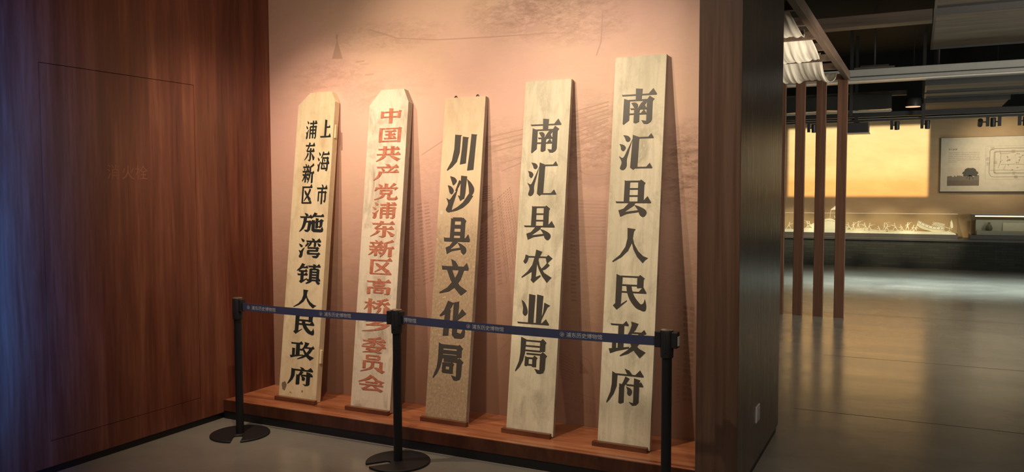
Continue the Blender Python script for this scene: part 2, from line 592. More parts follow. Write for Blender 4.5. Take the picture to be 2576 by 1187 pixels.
def mural_wall():
    """the mural wall: a fine grid whose attribute says where the print carries city texture"""
    X0, X1, Z0, Z1, Y = -4.53, -1.045, 0.0, CEIL, 4.868
    nx, nz = 140, 192
    vs, fs, den = [], [], []

    def ell(x, z, cx, cz, rx, rz, a):
        d = ((x - cx) / rx) ** 2 + ((z - cz) / rz) ** 2
        return a * max(0.0, 1 - d) ** 0.6 if d < 1 else 0.0
    EL = [(-2.2, 2.86, 0.62, 0.24, 0.62), (-1.95, 2.72, 0.40, 0.14, 0.5), (-3.45, 2.78, 0.62, 0.13, 0.36), (-3.95, 2.52, 0.40, 0.16, 0.36), (-3.55, 2.38, 0.30, 0.17, 0.32),
          (-3.2, 2.42, 0.22, 0.14, 0.2), (-2.6, 1.9, 0.5, 0.30, 0.40), (-1.85, 1.95, 0.55, 0.32, 0.62), (-1.22, 1.78, 0.22, 0.34, 0.85), (-3.1, 1.3, 0.32, 0.75, 0.38),
          (-2.5, 1.2, 0.28, 0.6, 0.42), (-1.88, 1.1, 0.25, 0.7, 0.42), (-1.22, 0.9, 0.22, 0.75, 0.45), (-1.95, 0.45, 0.25, 0.4, 0.40), (-2.5, 0.55, 0.3, 0.5, 0.25), (-1.95, 2.2, 0.35, 0.15, 0.25),
          (-2.35, 1.85, 0.16, 0.16, 0.4)]
    for j in range(nz + 1):
        for i in range(nx + 1):
            x = X0 + (X1 - X0) * i / nx
            z = Z0 + (Z1 - Z0) * j / nz
            vs.append((x, Y, z))
            d = 0.07
            for e in EL:
                d = max(d, ell(x, z, *e))
            den.append(min(d, 1.0))
    for j in range(nz):
        for i in range(nx):
            k = j * (nx + 1) + i
            fs.append((k, k + 1, k + nx + 2, k + nx + 1))
    n = len(vs)
    B = [(X0, Y + .1, Z0), (X1, Y + .1, Z0), (X1, Y + .1, Z1), (X0, Y + .1, Z1)]
    me = bpy.data.meshes.new('wall_back')
    me.from_pydata(vs + B, [], fs + [(n + 3, n + 2, n + 1, n)])
    at = me.attributes.new('print_density', 'FLOAT', 'POINT')
    for i, d in enumerate(den):
        at.data[i].value = d
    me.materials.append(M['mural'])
    o = bpy.data.objects.new('wall_back', me)
    COL.objects.link(o)
    return struct(o)


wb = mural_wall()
BLD = [  # printed towers: four corners on the wall (x, z), window columns, rows, filled share of each cell
    (((-3.186, 1.581), (-3.07, 1.599), (-3.022, 1.035), (-3.135, 0.987)), 2, 24, 0.72, 0.45, 0.5),
    (((-3.268, 1.527), (-3.193, 1.57), (-3.145, 0.989), (-3.226, 0.979)), 1, 24, 0.7, 0.4, 0.35),
    (((-2.538, 1.621), (-2.433, 1.699), (-2.351, 1.322), (-2.471, 1.022)), 7, 26, 0.55, 0.45, 0.55),
    (((-2.59, 1.6), (-2.544, 1.621), (-2.483, 1.035), (-2.537, 1.019)), 1, 26, 0.6, 0.5, 0.5),
    (((-2.67, 1.695), (-2.584, 1.708), (-2.578, 1.6), (-2.67, 1.586)), 1, 7, 0.9, 0.45, 0.55),
    (((-2.671, 1.409), (-2.597, 1.451), (-2.568, 1.099), (-2.673, 1.067)), 2, 16, 0.6, 0.5, 0.5),
    (((-1.952, 1.614), (-1.749, 1.607), (-1.764, 1.261), (-1.94, 1.255)), 1, 17, 0.98, 0.62, 0.30),
    (((-2.013, 1.459), (-1.957, 1.447), (-1.942, 0.945), (-2.006, 0.941)), 1, 20, 0.6, 0.4, 0.5),
    (((-1.939, 0.852), (-1.819, 0.819), (-1.805, 0.768), (-1.939, 0.774)), 9, 1, 0.5, 0.8, 0.45),
    (((-2.096, 0.62), (-1.966, 0.566), (-1.966, 0.409), (-2.096, 0.435)), 1, 9, 0.9, 0.45, 0.45),
    (((-2.028, 0.352), (-1.817, 0.302), (-1.816, 0.217), (-2.027, 0.231)), 8, 2, 0.6, 0.6, 0.4),
    (((-1.258, 0.973), (-1.184, 0.965), (-1.193, 0.366), (-1.257, 0.371)), 2, 17, 0.8, 0.6, 0.55),
    (((-1.301, 0.811), (-1.266, 0.813), (-1.267, 0.358), (-1.297, 0.354)), 1, 20, 0.6, 0.5, 0.45),
    (((-3.317, 1.441), (-3.29, 1.441), (-3.273, 1.04), (-3.308, 1.039)), 1, 20, 0.6, 0.4, 0.35),
]
FIL = [  # printed flat shapes
    ([(-3.867, 2.796), (-3.818, 2.646), (-3.918, 2.653)], 0.42),
    ([(-3.878, 2.83), (-3.862, 2.83), (-3.862, 2.79), (-3.878, 2.79)], 0.4),
    ([(-1.93, 0.569), (-1.864, 0.484), (-1.933, 0.478)], 0.6),
    ([(-2.671, 1.483), (-2.566, 1.559), (-2.548, 1.527), (-2.659, 1.437)], 0.4),
    ([(-1.925, 1.798), (-1.716, 1.794), (-1.721, 1.71), (-1.822, 1.685), (-1.92, 1.711)], 0.30),
    ([(-2.02, 1.62), (-1.955, 1.615), (-1.945, 1.25), (-2.0, 1.24)], 0.25),
    ([(-2.54, 1.02), (-2.47, 1.02), (-2.50, 1.58), (-2.55, 1.6)], 0.2),
    ([(-3.76, 2.55), (-3.70, 2.56), (-3.73, 2.50)], 0.2),
    ([(-3.70, 2.62), (-3.62, 2.622), (-3.62, 2.61), (-3.70, 2.607)], 0.28),
    ([(-3.62, 2.52), (-3.54, 2.522), (-3.54, 2.51), (-3.62, 2.508)], 0.28),
    ([(-3.66, 2.60), (-3.58, 2.598), (-3.585, 2.588), (-3.66, 2.59)], 0.2),
    ([(-2.32, 2.74), (-2.16, 2.75), (-2.16, 2.71), (-2.32, 2.70)], 0.25),
    ([(-2.55, 2.80), (-2.40, 2.81), (-2.40, 2.79), (-2.55, 2.78)], 0.2),
]
RD = [  # printed roads and outlines
    [(-3.571, 2.836), (-3.33, 2.755), (-2.999, 2.716), (-2.532, 2.697), (-2.098, 2.685)],
    [(-3.136, 1.921), (-2.939, 2.027), (-2.78, 2.077)], [(-2.626, 1.937), (-2.385, 2.01), (-1.931, 2.046), (-1.744, 2.114)],
    [(-2.014, 1.998), (-1.744, 2.065)], [(-2.504, 1.854), (-2.097, 1.949)], [(-1.941, 0.607), (-1.872, 0.574), (-1.823, 0.475)],
    [(-3.312, 1.269), (-3.246, 1.041), (-3.18, 0.887)], [(-1.31, 1.928), (-1.19, 1.972)], [(-2.478, 0.533), (-2.328, 0.708), (-2.31, 0.817)],
    [(-2.508, 0.585), (-2.357, 0.76)], [(-1.983, 0.354), (-1.811, 0.321)], [(-1.784, 2.785), (-1.794, 2.601), (-1.825, 2.517)],
    *[[(-2.03 + 0.01 * k, 2.16 - 0.026 * k), (-1.74, 2.225 - 0.024 * k)] for k in range(9)],
    *[[(-2.66 + 0.03 * k, 2.02 - 0.03 * k), (-2.33 + 0.02 * k, 2.075 - 0.028 * k)] for k in range(4)],
    [(-2.01, 1.95), (-1.74, 2.02)], [(-2.02, 1.90), (-1.75, 1.96)], [(-2.5, 1.80), (-2.3, 1.87), (-2.08, 1.90)],
]


def mural_print():
    mb, ink = MB(), []
    Y = 4.86785

    def quad(p, a, dy=0.0):
        mb.add([(x, Y + dy, z) for x, z in p], [tuple(range(len(p)))])
        ink.extend([a] * len(p))
    for c, nc, nr, fx, fz, a in BLD:
        P = [Vector(q) for q in c]
        for i in range(nc):
            for j in range(nr):
                u0, u1 = (i + (1 - fx) / 2) / nc, (i + (1 + fx) / 2) / nc
                v0, v1 = (j + (1 - fz) / 2) / nr, (j + (1 + fz) / 2) / nr
                B = lambda u, v: (P[0].lerp(P[1], u)).lerp(P[3].lerp(P[2], u), v)
                quad([B(u0, v0), B(u1, v0), B(u1, v1), B(u0, v1)], a * random.uniform(0.75, 1.1))
    for i, (p, a) in enumerate(FIL):
        quad(p, a, 0.00006 + 0.000004 * i)
    for i in range(26):  # rim shade of the round building
        a0, a1 = math.pi * i / 26, math.pi * (i + 1) / 26
        q = lambda a, r: (-1.822 + 0.103 * math.cos(a) * r, 1.80 - 0.034 * math.sin(a) * r)
        quad([q(a0, 1), q(a1, 1), q(a1, 1.12), q(a0, 1.12)], 0.45, -0.00003)
    nr_ = 0
    for p in RD:
        for a, b in zip(p, p[1:]):
            a, b = Vector(a), Vector(b)
            nrm = Vector((-(b - a).y, (b - a).x)).normalized() * 0.0035
            nr_ += 1
            quad([a + nrm, b + nrm, b - nrm, a - nrm], 0.38, -0.00006 - 0.000004 * nr_)
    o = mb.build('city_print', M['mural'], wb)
    at = o.data.attributes.new('ink', 'FLOAT', 'POINT')
    for i, d in enumerate(ink):
        at.data[i].value = d
    o['label'] = 'faint printed towers, windows and roads of the city mural'


mural_print()

PX0, PX1, PY0, PY1 = -1.045, -0.82, 4.33, 5.772
struct(MB().box(PX0, PY0, 0.05, PX1, PY1, CEIL).build('wall_right', M['pillar_wood'], bevel=0.003))
struct(MB().box(PX0 + 0.01, PY0 + 0.012, 0, PX1 - 0.012, PY1 - 0.012, 0.051).build('baseboard_right', M['kick']))
struct(MB().box(-8, 20.5, 0, 8, 20.7, 3.32).build('wall_far', M['far_wall']))
struct(MB().box(-8, 20.48, 3.32, 8, 20.7, CEIL).build('trim_2', M['dark_ceiling']))
struct(MB().box(-8.0, 5.0, 0, -7.8, 20.5, CEIL).build('wall_gallery_left', M['plain_wall']))
struct(MB().box(7.8, -4, 0, 8.0, 20.5, CEIL).build('wall_gallery_right', M['plain_wall']))
struct(MB().box(-4.53, -4.0, 0, 7.8, -3.8, CEIL).build('wall_near', M['plain_wall']))
tr = MB()
for y in (6.46, 8.75, 11.9):
    tr.box(-0.8 if y < 10 else -3, y - 0.0025, 0.0, 7.5, y + 0.0025, 0.0008)
struct(tr.build('trim_1', M['slot']))

# ================================================================== platform with its stop ledges
pf = empty('display_platform', (-2.79, 4.33, 0), 'low red brown wooden platform along the mural wall that carries the five name boards', 'platform')


def local(o, root):
    """keep an object built in world coordinates in place under root"""
    o.parent = root
    o.matrix_parent_inverse = root.matrix_basis.inverted()
    return o


local(MB().box(-4.528, 4.3455, 0.112, -1.047, 4.866, 0.137).build('platform_top', M['platform_wood'], bevel=0.002), pf)
local(MB().box(-4.528, 4.331, 0.058, -1.047, 4.345, 0.1368).build('fascia', M['fascia_wood']), pf)
local(MB().box(-4.528, 4.334, 0.0, -1.047, 4.345, 0.0579).build('toe_kick', M['kick']), pf)
for x0, x1 in ((-4.197, -3.823), (-3.553, -3.190), (-2.928, -2.576), (-2.320, -1.985), (-1.708, -1.369)):
    local(MB().box(x0, 4.502, 0.137, x1, 4.533, 0.166).build('stop_ledge', M['ledge_wood'], bevel=0.0015), pf)

# ================================================================== brush lettering
TH, SER = 5.0, 1.0   # thickness of the thin strokes, size of their end triangles


def smooth(pts, k=5):
    out = []
    n = len(pts)
    for i in range(n - 1):
        p0, p1, p2, p3 = pts[max(i - 1, 0)], pts[i], pts[i + 1], pts[min(i + 2, n - 1)]
        for s in range(k):
            t = s / k
            out.append(tuple(0.5 * (2 * b + (c - a) * t + (2 * a - 5 * b + 4 * c - d) * t * t + (3 * b - a - 3 * c + d) * t ** 3) for a, b, c, d in zip(p0, p1, p2, p3)))
    out.append(tuple(pts[-1]))
    return out


def stroke_poly(pts):
    s = smooth(pts)
    L, R = [], []
    for i, (x, y, w) in enumerate(s):
        a, b = s[max(i - 1, 0)], s[min(i + 1, len(s) - 1)]
        dx, dy = b[0] - a[0], b[1] - a[1]
        l = math.hypot(dx, dy) or 1
        nx, ny = -dy / l, dx / l
        w = max(w, 0.6) / 2
        L.append((x + nx * w, y + ny * w))
        R.append((x - nx * w, y - ny * w))
    return L + R[::-1]


def polys(code, th, ser):
    out = []
    for tok in code.split(';'):
        t = tok.split()
        if not t:
            continue
        op = t[0]
        if op == 'r':      # closed rounded shape with one sharp tip, the first point
            pts = [tuple(float(q) for q in p.split(',')) for p in t[1:]]
            out.append(smooth(pts + pts[:1], 6)[:-1])
            continue
        if op in 'sp':
            pts = [tuple(float(q) for q in p.split(',')) for p in t[1:]]
            out.append(stroke_poly(pts) if op == 's' else pts)
            continue
        a = [float(q) for q in t[1:]]
        if op == 'h':      # thin horizontal with a triangle at its right end
            x0, x1, y = a
            k = min(22, (x1 - x0) * 0.3) * ser
            out.append([(x0, y - th * 0.7), (x0 + 4, y - th / 2), (x1 - k, y - th / 2), (x1 - k * 0.45, y - th / 2 - k * 0.62), (x1, y - th * 0.1), (x1 - 1, y + th / 2), (x0 + 2, y + th / 2)])
        elif op == 'b':    # plain thin bar
            x0, x1, y = a
            out.append([(x0, y - th / 2), (x1, y - th / 2), (x1, y + th / 2), (x0, y + th / 2)])
        elif op == 'v':    # thick upright
            x, y0, y1, w = a
            h = w / 2
            out.append([(x - h, y0), (x + h * 1.12, y0 + 3.5), (x + h * 0.95, y0 + 8), (x + h * 0.95, y1 - 4), (x - h * 0.3, y1), (x - h, y1 - 2), (x - h * 0.92, y0 + 6)])
        elif op == 'd':    # drop stroke from a point to a round end
            x0, y0, x1, y1, w = a
            m = lambda f: (x0 + (x1 - x0) * f, y0 + (y1 - y0) * f)
            out.append(stroke_poly([m(0) + (1.5,), m(0.3) + (w * 0.62,), m(0.7) + (w,), m(0.92) + (w * 0.75,), m(1) + (w * 0.25,)]))
    return out


WATER = 'd 8 2 22 18 11; d 0 29 15 45 11; r 27,47 20,68 18,90 11,100 2,95 6,79 0,62 9,65 18,54; '
GLYPH = {
    '南': 'h 0 100 18; p 40,0 59,2 57,33 41,33; p 7,27 24,33 24,88 8,100 6,97; b 15 82 33; p 73,33 80,22 94,31 89,37 89,88 85,95 76,100 66,99 59,89 73,91; r 28,40 40,39 47,45 46,54 38,54 33,47; s 70,35,7 61,45,11 49,57,4; h 26 73 57; h 22 73 71; v 45 56 97 16',
    '汇': 'r 10,0 25,3 32,11 28,19 20,18 16,9; r 0,25 14,29 19,37 13,46 6,42 4,33; r 38,13 30,45 24,70 24,90 15,100 5,96 9,78 1,61 13,65 25,42; p 39,0 58,7 56,90 44,100 35,94; h 50 100 9; h 44 100 94',
    '县': 'v 31 2 62 16; p 62,6 70,0 82,9 79,15 79,62 62,62; b 30 66 5; b 30 70 25; b 30 70 44; h 0 100 61; p 38,63 56,63 52,70 26,87 66,82 67,87 33,92 15,100 9,83 24,78; r 53,68 70,73 86,82 88,92 80,100 70,95 65,83',
    '人': 'p 40,0 62,3 58,10 55,40 44,66 26,85 2,100 1,97 22,78 36,55 41,30; p 54,22 60,45 72,66 87,80 100,85 92,92 86,100 70,83 59,62 53,40',
    '民': 'p 7,0 26,7 24,84 42,72 42,75 12,100 0,89 7,82; b 20 80 6; p 71,7 79,0 93,9 90,14 90,35 71,37; b 22 75 30; h 22 100 49; s 46,29,15 49,46,16 58,66,17 74,84,17 88,91,14; r 96,66 92,78 84,83 80,92 88,99 99,98 101,84',
    '政': 'h 2 52 11; p 24,11 40,11 40,78 24,80; h 36 56 44; p 8,38 20,40 20,80 9,82; p 0,80 55,71 56,75 22,85 4,93; p 58,0 78,5 71,22 58,38 46,50 45,47 55,28 60,10; h 58 100 31; p 80,30 95,33 86,55 72,76 54,90 32,99 31,97 52,80 68,62 77,44; p 58,40 66,56 82,74 100,83 94,90 85,100 70,83 60,66 54,50',
    '府': 'p 47,0 60,4 68,14 60,19 53,12; h 14 100 17; p 13,10 28,18 27,50 20,72 9,90 1,100 0,97 10,68 13,45; s 56,24,13 47,42,9 34,57,3; v 41 42 98 15; h 52 100 44; p 74,24 91,28 89,35 89,90 82,98 72,100 62,91 74,93; r 53,49 66,54 70,63 65,73 57,69 57,59',
    '农': 'p 46,0 66,6 58,23 43,23; r 12,16 22,20 20,33 13,43 6,37 10,28; b 15 85 22; p 78,23 86,15 100,25 84,40 82,39; p 42,22 57,23 50,45 34,67 4,86 2,84 22,66 36,46; p 35,55 51,42 49,82 63,76 65,79 42,100 33,92 35,86; p 54,28 60,48 76,69 100,82 93,89 86,98 70,80 58,60 51,42; s 88,42,11 76,54,9 62,61,3',
    '业': 'p 33,0 53,3 51,93 34,93; p 58,0 78,4 75,93 59,93; r 10,20 20,28 29,46 31,61 24,70 16,63 16,45; p 82,25 100,33 92,40 84,60 74,84 73,82 80,55; h 0 100 93',
    '局': 'p 14,0 31,6 29,45 24,66 14,86 1,100 0,97 11,70 14,48; b 24 86 9; p 76,9 84,1 96,11 93,16 93,36 76,38; b 28 80 24; b 28 80 37; p 78,46 86,38 100,48 96,54 95,86 91,96 80,100 70,99 62,87 78,90; b 34 82 46; v 36 54 82 13; b 32 62 58; p 54,58 60,50 70,56 67,61 67,82 54,82; b 36 62 77',
    '川': 'p 22,0 46,2 43,5 42,50 34,75 18,90 1,100 0,97 16,72 22,40; p 50,6 71,9 69,12 66,80 45,83 49,40; p 80,0 100,2 98,5 94,98 72,100 77,50',
    '沙': 'r 9,1 26,5 35,14 30,22 22,26 16,15; r 2,26 16,30 26,41 20,51 11,47 7,36; r 41,37 32,64 25,84 21,98 10,101 1,94 8,78 1,62 13,66 26,52; p 50,0 72,2 69,50 66,64 50,66; s 48,14,9 40,30,7 33,42,3; r 72,9 88,20 100,36 97,50 85,55 80,32; p 82,50 98,56 84,74 64,88 42,96 20,100 20,97 44,86 62,74 74,60; p 42,54 56,58 60,65 52,70',
    '文': 'p 36,0 52,6 62,18 58,26 44,24; h 4 100 25; p 66,28 84,31 74,56 58,76 36,90 2,97 1,94 28,80 50,58 62,40; p 22,28 42,30 52,50 72,73 98,86 90,92 78,100 56,82 38,58',
    '化': 'p 30,0 52,5 44,18 26,36 4,44 2,41 18,26; p 22,26 42,24 39,94 18,96 21,40; p 52,4 72,0 70,84 84,87 90,78 92,60 100,80 98,94 88,100 62,100 52,92; p 84,20 100,32 82,44 54,60 48,60 66,44',
    '上': 'p 38,0 58,3 55,92 38,92; h 50 90 42; h 0 100 94',
    '海': WATER + 's 48,0,11 40,16,9 28,32,3; h 40 98 12; s 44,26,10 41,58,10 34,86,9; b 40 84 31; p 76,32 83,24 95,32 91,36 88,88 80,99 66,92 76,90; h 26 100 58; b 34 84 84; d 54 36 63 49 9; d 52 64 61 78 9',
    '市': 'p 42,0 56,3 64,13 54,18; h 0 100 20; v 18 36 86 13; b 16 84 39; p 76,40 82,32 97,40 90,46 90,78 84,89 76,91 66,82 76,80; v 50 18 100 16',
    '浦': WATER + 'h 32 100 16; v 64 0 98 13; v 38 32 100 12; b 38 90 34; p 84,34 90,27 100,34 96,38 95,90 90,98 83,100 74,94 84,92; b 38 88 52; b 38 88 70; p 76,0 88,4 96,11 87,14',
    '东': 'h 6 96 16; s 46,0,15 37,22,11 18,46,8; h 18 94 46; p 48,30 64,30 63,90 56,99 46,100 34,92 48,91; s 34,56,14 24,74,10 1,94,3; p 64,56 80,66 98,80 92,94 82,94 74,76',
    '新': 'p 22,0 32,3 36,12 28,14; h 2 56 17; d 13 22 20 34 9; s 43,22,10 38,30,7 33,36,3; h 0 58 40; h 2 56 57; v 28 42 97 13; s 20,62,10 12,78,8 0,90,3; d 36 64 49 82 12; s 94,2,13 80,11,10 60,18,5; s 65,14,14 65,48,13 58,78,10 46,100,3; h 64 100 46; v 84 46 100 15',
    '区': 'h 6 100 8; v 14 6 95 15; h 8 100 92; s 82,18,15 64,48,13 28,82,4; p 28,26 38,26 60,46 90,70 82,78 76,86 56,62 34,42',
    '施': 'p 18,0 30,4 36,14 26,18; h 0 52 22; s 23,24,13 21,50,13 14,78,10 1,98,3; b 20 44 45; p 36,45 42,38 53,46 49,50 45,88 36,99 26,97 20,88 33,87; s 66,0,14 58,14,10 46,28,4; h 58 100 16; p 44,52 88,37 88,43 48,58; p 82,38 90,31 100,39 96,44 94,68 86,78 76,71 84,66; v 72 26 80 12; p 50,36 64,38 64,82 89,84 95,70 100,86 98,96 90,99 60,98 51,90',
    '湾': WATER + 'p 56,0 68,3 72,12 62,14; h 32 100 16; s 54,18,10 50,32,8 40,44,3; v 73 17 44 11; s 42,24,9 36,34,8 29,42,3; d 84 24 97 39 11; b 40 88 49; p 78,49 84,42 94,49 90,53 90,64 78,65; b 42 88 63; v 44 62 79 12; b 40 92 78; p 84,77 92,70 100,78 94,83 92,92 84,100 68,98 62,90 82,88',
    '镇': 's 28,0,14 18,20,11 2,36,3; h 14 48 18; h 8 46 37; h 4 48 55; p 18,37 31,37 31,82 45,72 46,76 22,99 13,90 18,84; h 48 100 12; v 74 0 26 12; v 60 24 80 12; v 90 24 80 12; b 58 92 26; b 58 92 40; b 58 92 54; b 58 92 68; h 44 102 81; s 63,84,10 54,92,9 42,99,4; d 82 84 99 99 12',
    '中': 'v 10 18 66 15; b 10 90 26; b 10 90 58; p 82,24 90,14 100,20 97,26 95,66 82,66; p 41,0 60,3 58,100 42,100',
    '国': 'v 10 4 100 15; b 10 90 11; p 82,10 90,2 100,8 97,14 96,100 82,100; b 10 90 93; h 26 76 28; h 28 74 50; h 24 78 75; v 50 28 76 15; d 60 57 70 69 9',
    '共': 'h 6 96 22; v 34 0 56 16; v 66 0 56 16; h 0 100 55; s 34,62,15 22,80,13 0,99,4; p 54,62 72,66 100,84 86,99 66,79',
    '产': 'p 44,0 60,2 66,13 52,16; h 10 98 20; d 30 26 41 43 11; s 73,24,11 66,36,9 58,45,4; h 20 100 50; s 26,50,14 23,66,13 14,84,10 0,100,3',
    '党': 'v 50 0 28 15; d 17 4 33 22 13; s 86,2,14 76,14,10 66,24,4; s 11,24,11 10,34,10 3,46,4; b 10 92 29; p 84,29 92,21 100,28 85,43; v 30 38 66 12; b 30 72 43; v 71 38 66 12; b 30 72 61; s 42,62,13 34,82,11 3,99,3; p 56,62 69,62 69,86 88,87 95,75 100,92 92,100 62,100 56,94',
    '高': 'p 42,0 57,0 60,13 45,13; h 0 100 19; v 30 26 46 11; b 30 70 29; v 70 26 46 11; b 30 70 44; v 10 53 100 15; b 10 90 57; p 82,56 90,49 100,56 97,92 87,100 74,94 82,92; v 34 66 92 11; b 34 66 70; v 66 66 92 11; b 34 66 88',
    '桥': 'h 0 44 28; v 22 0 100 15; s 20,32,10 11,52,9 0,72,3; d 30 42 41 60 11; s 90,0,13 72,10,11 48,15,5; h 42 100 31; s 67,12,14 62,34,13 52,54,10 37,68,4; p 70,32 80,34 90,48 102,60 88,68; s 61,56,13 58,78,11 45,100,3; v 82 55 100 14',
    '乡': 's 58,0,15 42,14,12 14,30,9; p 12,24 62,20 64,30 12,35; s 78,20,15 52,40,12 20,58,9; p 14,52 84,42 86,54 14,62; s 96,44,17 74,72,15 42,90,10 0,101,3',
    '委': 's 78,0,13 54,9,10 24,14,5; h 4 98 25; v 50 8 50 14; s 44,26,11 30,40,9 4,52,4; p 56,26 67,28 96,44 84,52 62,38; h 0 100 63; s 47,46,15 37,62,12 22,80,9; p 20,73 32,76 60,84 84,97 72,102 44,90 18,84; s 78,64,14 60,86,13 6,101,4',
    '员': 'v 26 2 28 13; b 26 75 5; v 75 2 28 13; b 26 75 25; v 15 35 82 14; b 15 85 39; v 85 35 82 14; s 50,46,14 44,74,12 0,99,3; p 56,70 70,70 102,88 92,101 70,88',
    '会': 's 52,0,17 34,24,14 0,46,4; p 46,6 57,2 76,24 102,36 90,46 66,32; h 26 76 45; h 2 98 61; s 44,62,11 30,80,10 16,92,8; p 12,84 24,86 80,83 80,92 18,99; p 58,68 72,70 98,90 88,101 76,92',
}


def put_char(ch, root, u, v, w, h, mat, th, ser, ratio_fix=True):
    """one character of a board: strokes as thin raised pieces, centred at (u, v) on the board front"""
    mb = MB()
    # keep the thin strokes the same on wide and narrow characters
    for i, pl in enumerate(polys(GLYPH[ch], th, ser)):
        mb.prism([(u + (x / 100 - 0.5) * w, v + (0.5 - y / 100) * h) for x, y in pl], -0.0022 - 0.00004 * i, 0.0005, 'y')
    return mb.build('character', mat, root)


BOARDS = [
    dict(o=(-4.016, 4.537, 0.144), lean=0.12163, w=0.348, th=0.055, L=2.2782, mat='board_cream', side='board_cream', cm='char_teal', t=8.0, ser=1.0,
         top=[(-0.174, 2.185), (-0.064, 2.2782), (0.134, 2.2782), (0.174, 2.200)],
         label='cream name board with clipped corners and small black characters in two columns at its top',
         ch=[('浦', -0.0292, 1.9976, 0.1014, 0.1384), ('东', -0.0302, 1.8302, 0.0976, 0.1396), ('新', -0.0325, 1.6685, 0.1105, 0.1446), ('区', -0.035, 1.5079, 0.1014, 0.1395), ('上', 0.1062, 2.0009, 0.098, 0.1359), ('海', 0.1032, 1.7546, 0.11, 0.1471), ('市', 0.1078, 1.5128, 0.0962, 0.148), ('施', 0.0302, 1.3034, 0.2251, 0.1425), ('湾', 0.0283, 1.1152, 0.2041, 0.145), ('镇', 0.0301, 0.9258, 0.2224, 0.1446), ('人', 0.0169, 0.7426, 0.2157, 0.1326), ('民', 0.0217, 0.5546, 0.1921, 0.146), ('政', 0.0206, 0.3623, 0.2247, 0.1299), ('府', 0.0185, 0.1777, 0.2332, 0.1321)]),
    dict(o=(-3.364, 4.537, 0.144), lean=0.12255, w=0.333, th=0.055, L=2.2612, mat='board_white', side='board_side_grey', cm='char_red', t=9.0, ser=1.0,
         top=[(-0.1665, 2.153), (-0.071, 2.2612), (0.121, 2.2612), (0.1665, 2.165)],
         label='scuffed white name board with clipped corners and faded red characters',
         ch=[('中', 0.0262, 2.0717, 0.1825, 0.1078), ('国', 0.029, 1.937, 0.1992, 0.1096), ('共', 0.0257, 1.801, 0.2057, 0.1113), ('产', 0.0176, 1.6696, 0.2141, 0.1158), ('党', 0.024, 1.5314, 0.206, 0.1177), ('浦', 0.0199, 1.3991, 0.2053, 0.1163), ('东', 0.0173, 1.265, 0.2137, 0.1147), ('新', 0.0155, 1.1304, 0.2168, 0.1172), ('区', 0.0134, 1.0001, 0.2, 0.1116), ('高', 0.011, 0.8627, 0.2049, 0.1104), ('桥', 0.0083, 0.7238, 0.2176, 0.1094), ('乡', 0.0057, 0.5996, 0.2283, 0.1021), ('委', 0.0009, 0.4555, 0.2094, 0.1061), ('员', 0.0009, 0.3262, 0.2023, 0.121), ('会', -0.0017, 0.19, 0.2153, 0.1073)]),
    dict(o=(-2.755, 4.537, 0.1426), lean=0.13404, w=0.315, th=0.040, L=2.1802, mat='board_brown', side='board_side_grey', cm='char_grey', t=10.0, ser=0.8, top=None,
         label='tan name board with two iron hooks on top and a scratched brown lower half',
         ch=[('川', 0.0022, 1.8002, 0.2193, 0.2475), ('沙', 0.0075, 1.519, 0.2112, 0.246), ('县', 0.004, 1.235, 0.2028, 0.2468), ('文', 0.0008, 0.9578, 0.2179, 0.2405), ('化', 0.0074, 0.6758, 0.2075, 0.2441), ('局', -0.0021, 0.3966, 0.2275, 0.2392)]),
    dict(o=(-2.140, 4.537, 0.142), lean=0.13172, w=0.324, th=0.035, L=2.2559, mat='board_beige', side='board_side_grey', cm='char_grey', t=4.2, ser=1.05, top=None,
         label='streaked beige name board with six dark characters, second tallest board, fourth from the left wall',
         ch=[('南', 0.0005, 1.8938, 0.2148, 0.223), ('汇', -0.0055, 1.613, 0.2072, 0.2164), ('县', -0.0081, 1.3326, 0.2154, 0.221), ('农', -0.011, 1.0535, 0.2143, 0.2126), ('业', -0.0144, 0.7762, 0.2218, 0.1988), ('局', -0.0137, 0.4903, 0.2162, 0.2214)]),
    dict(o=(-1.523, 4.537, 0.1417), lean=0.12559, w=0.324, th=0.035, L=2.3652, mat='board_beige', side='board_side_grey', cm='char_grey', t=4.2, ser=1.05, top=None,
         label='tallest streaked beige name board with seven dark characters, next to the brown pillar',
         ch=[('南', 0.0015, 2.0521, 0.2208, 0.222), ('汇', -0.0034, 1.7703, 0.2137, 0.2147), ('县', -0.0062, 1.4897, 0.2227, 0.2265), ('人', -0.0112, 1.2037, 0.2246, 0.2098), ('民', -0.0016, 0.9203, 0.2057, 0.2147), ('政', -0.0033, 0.6409, 0.2298, 0.2126), ('府', -0.0054, 0.3585, 0.2253, 0.2121)]),
]
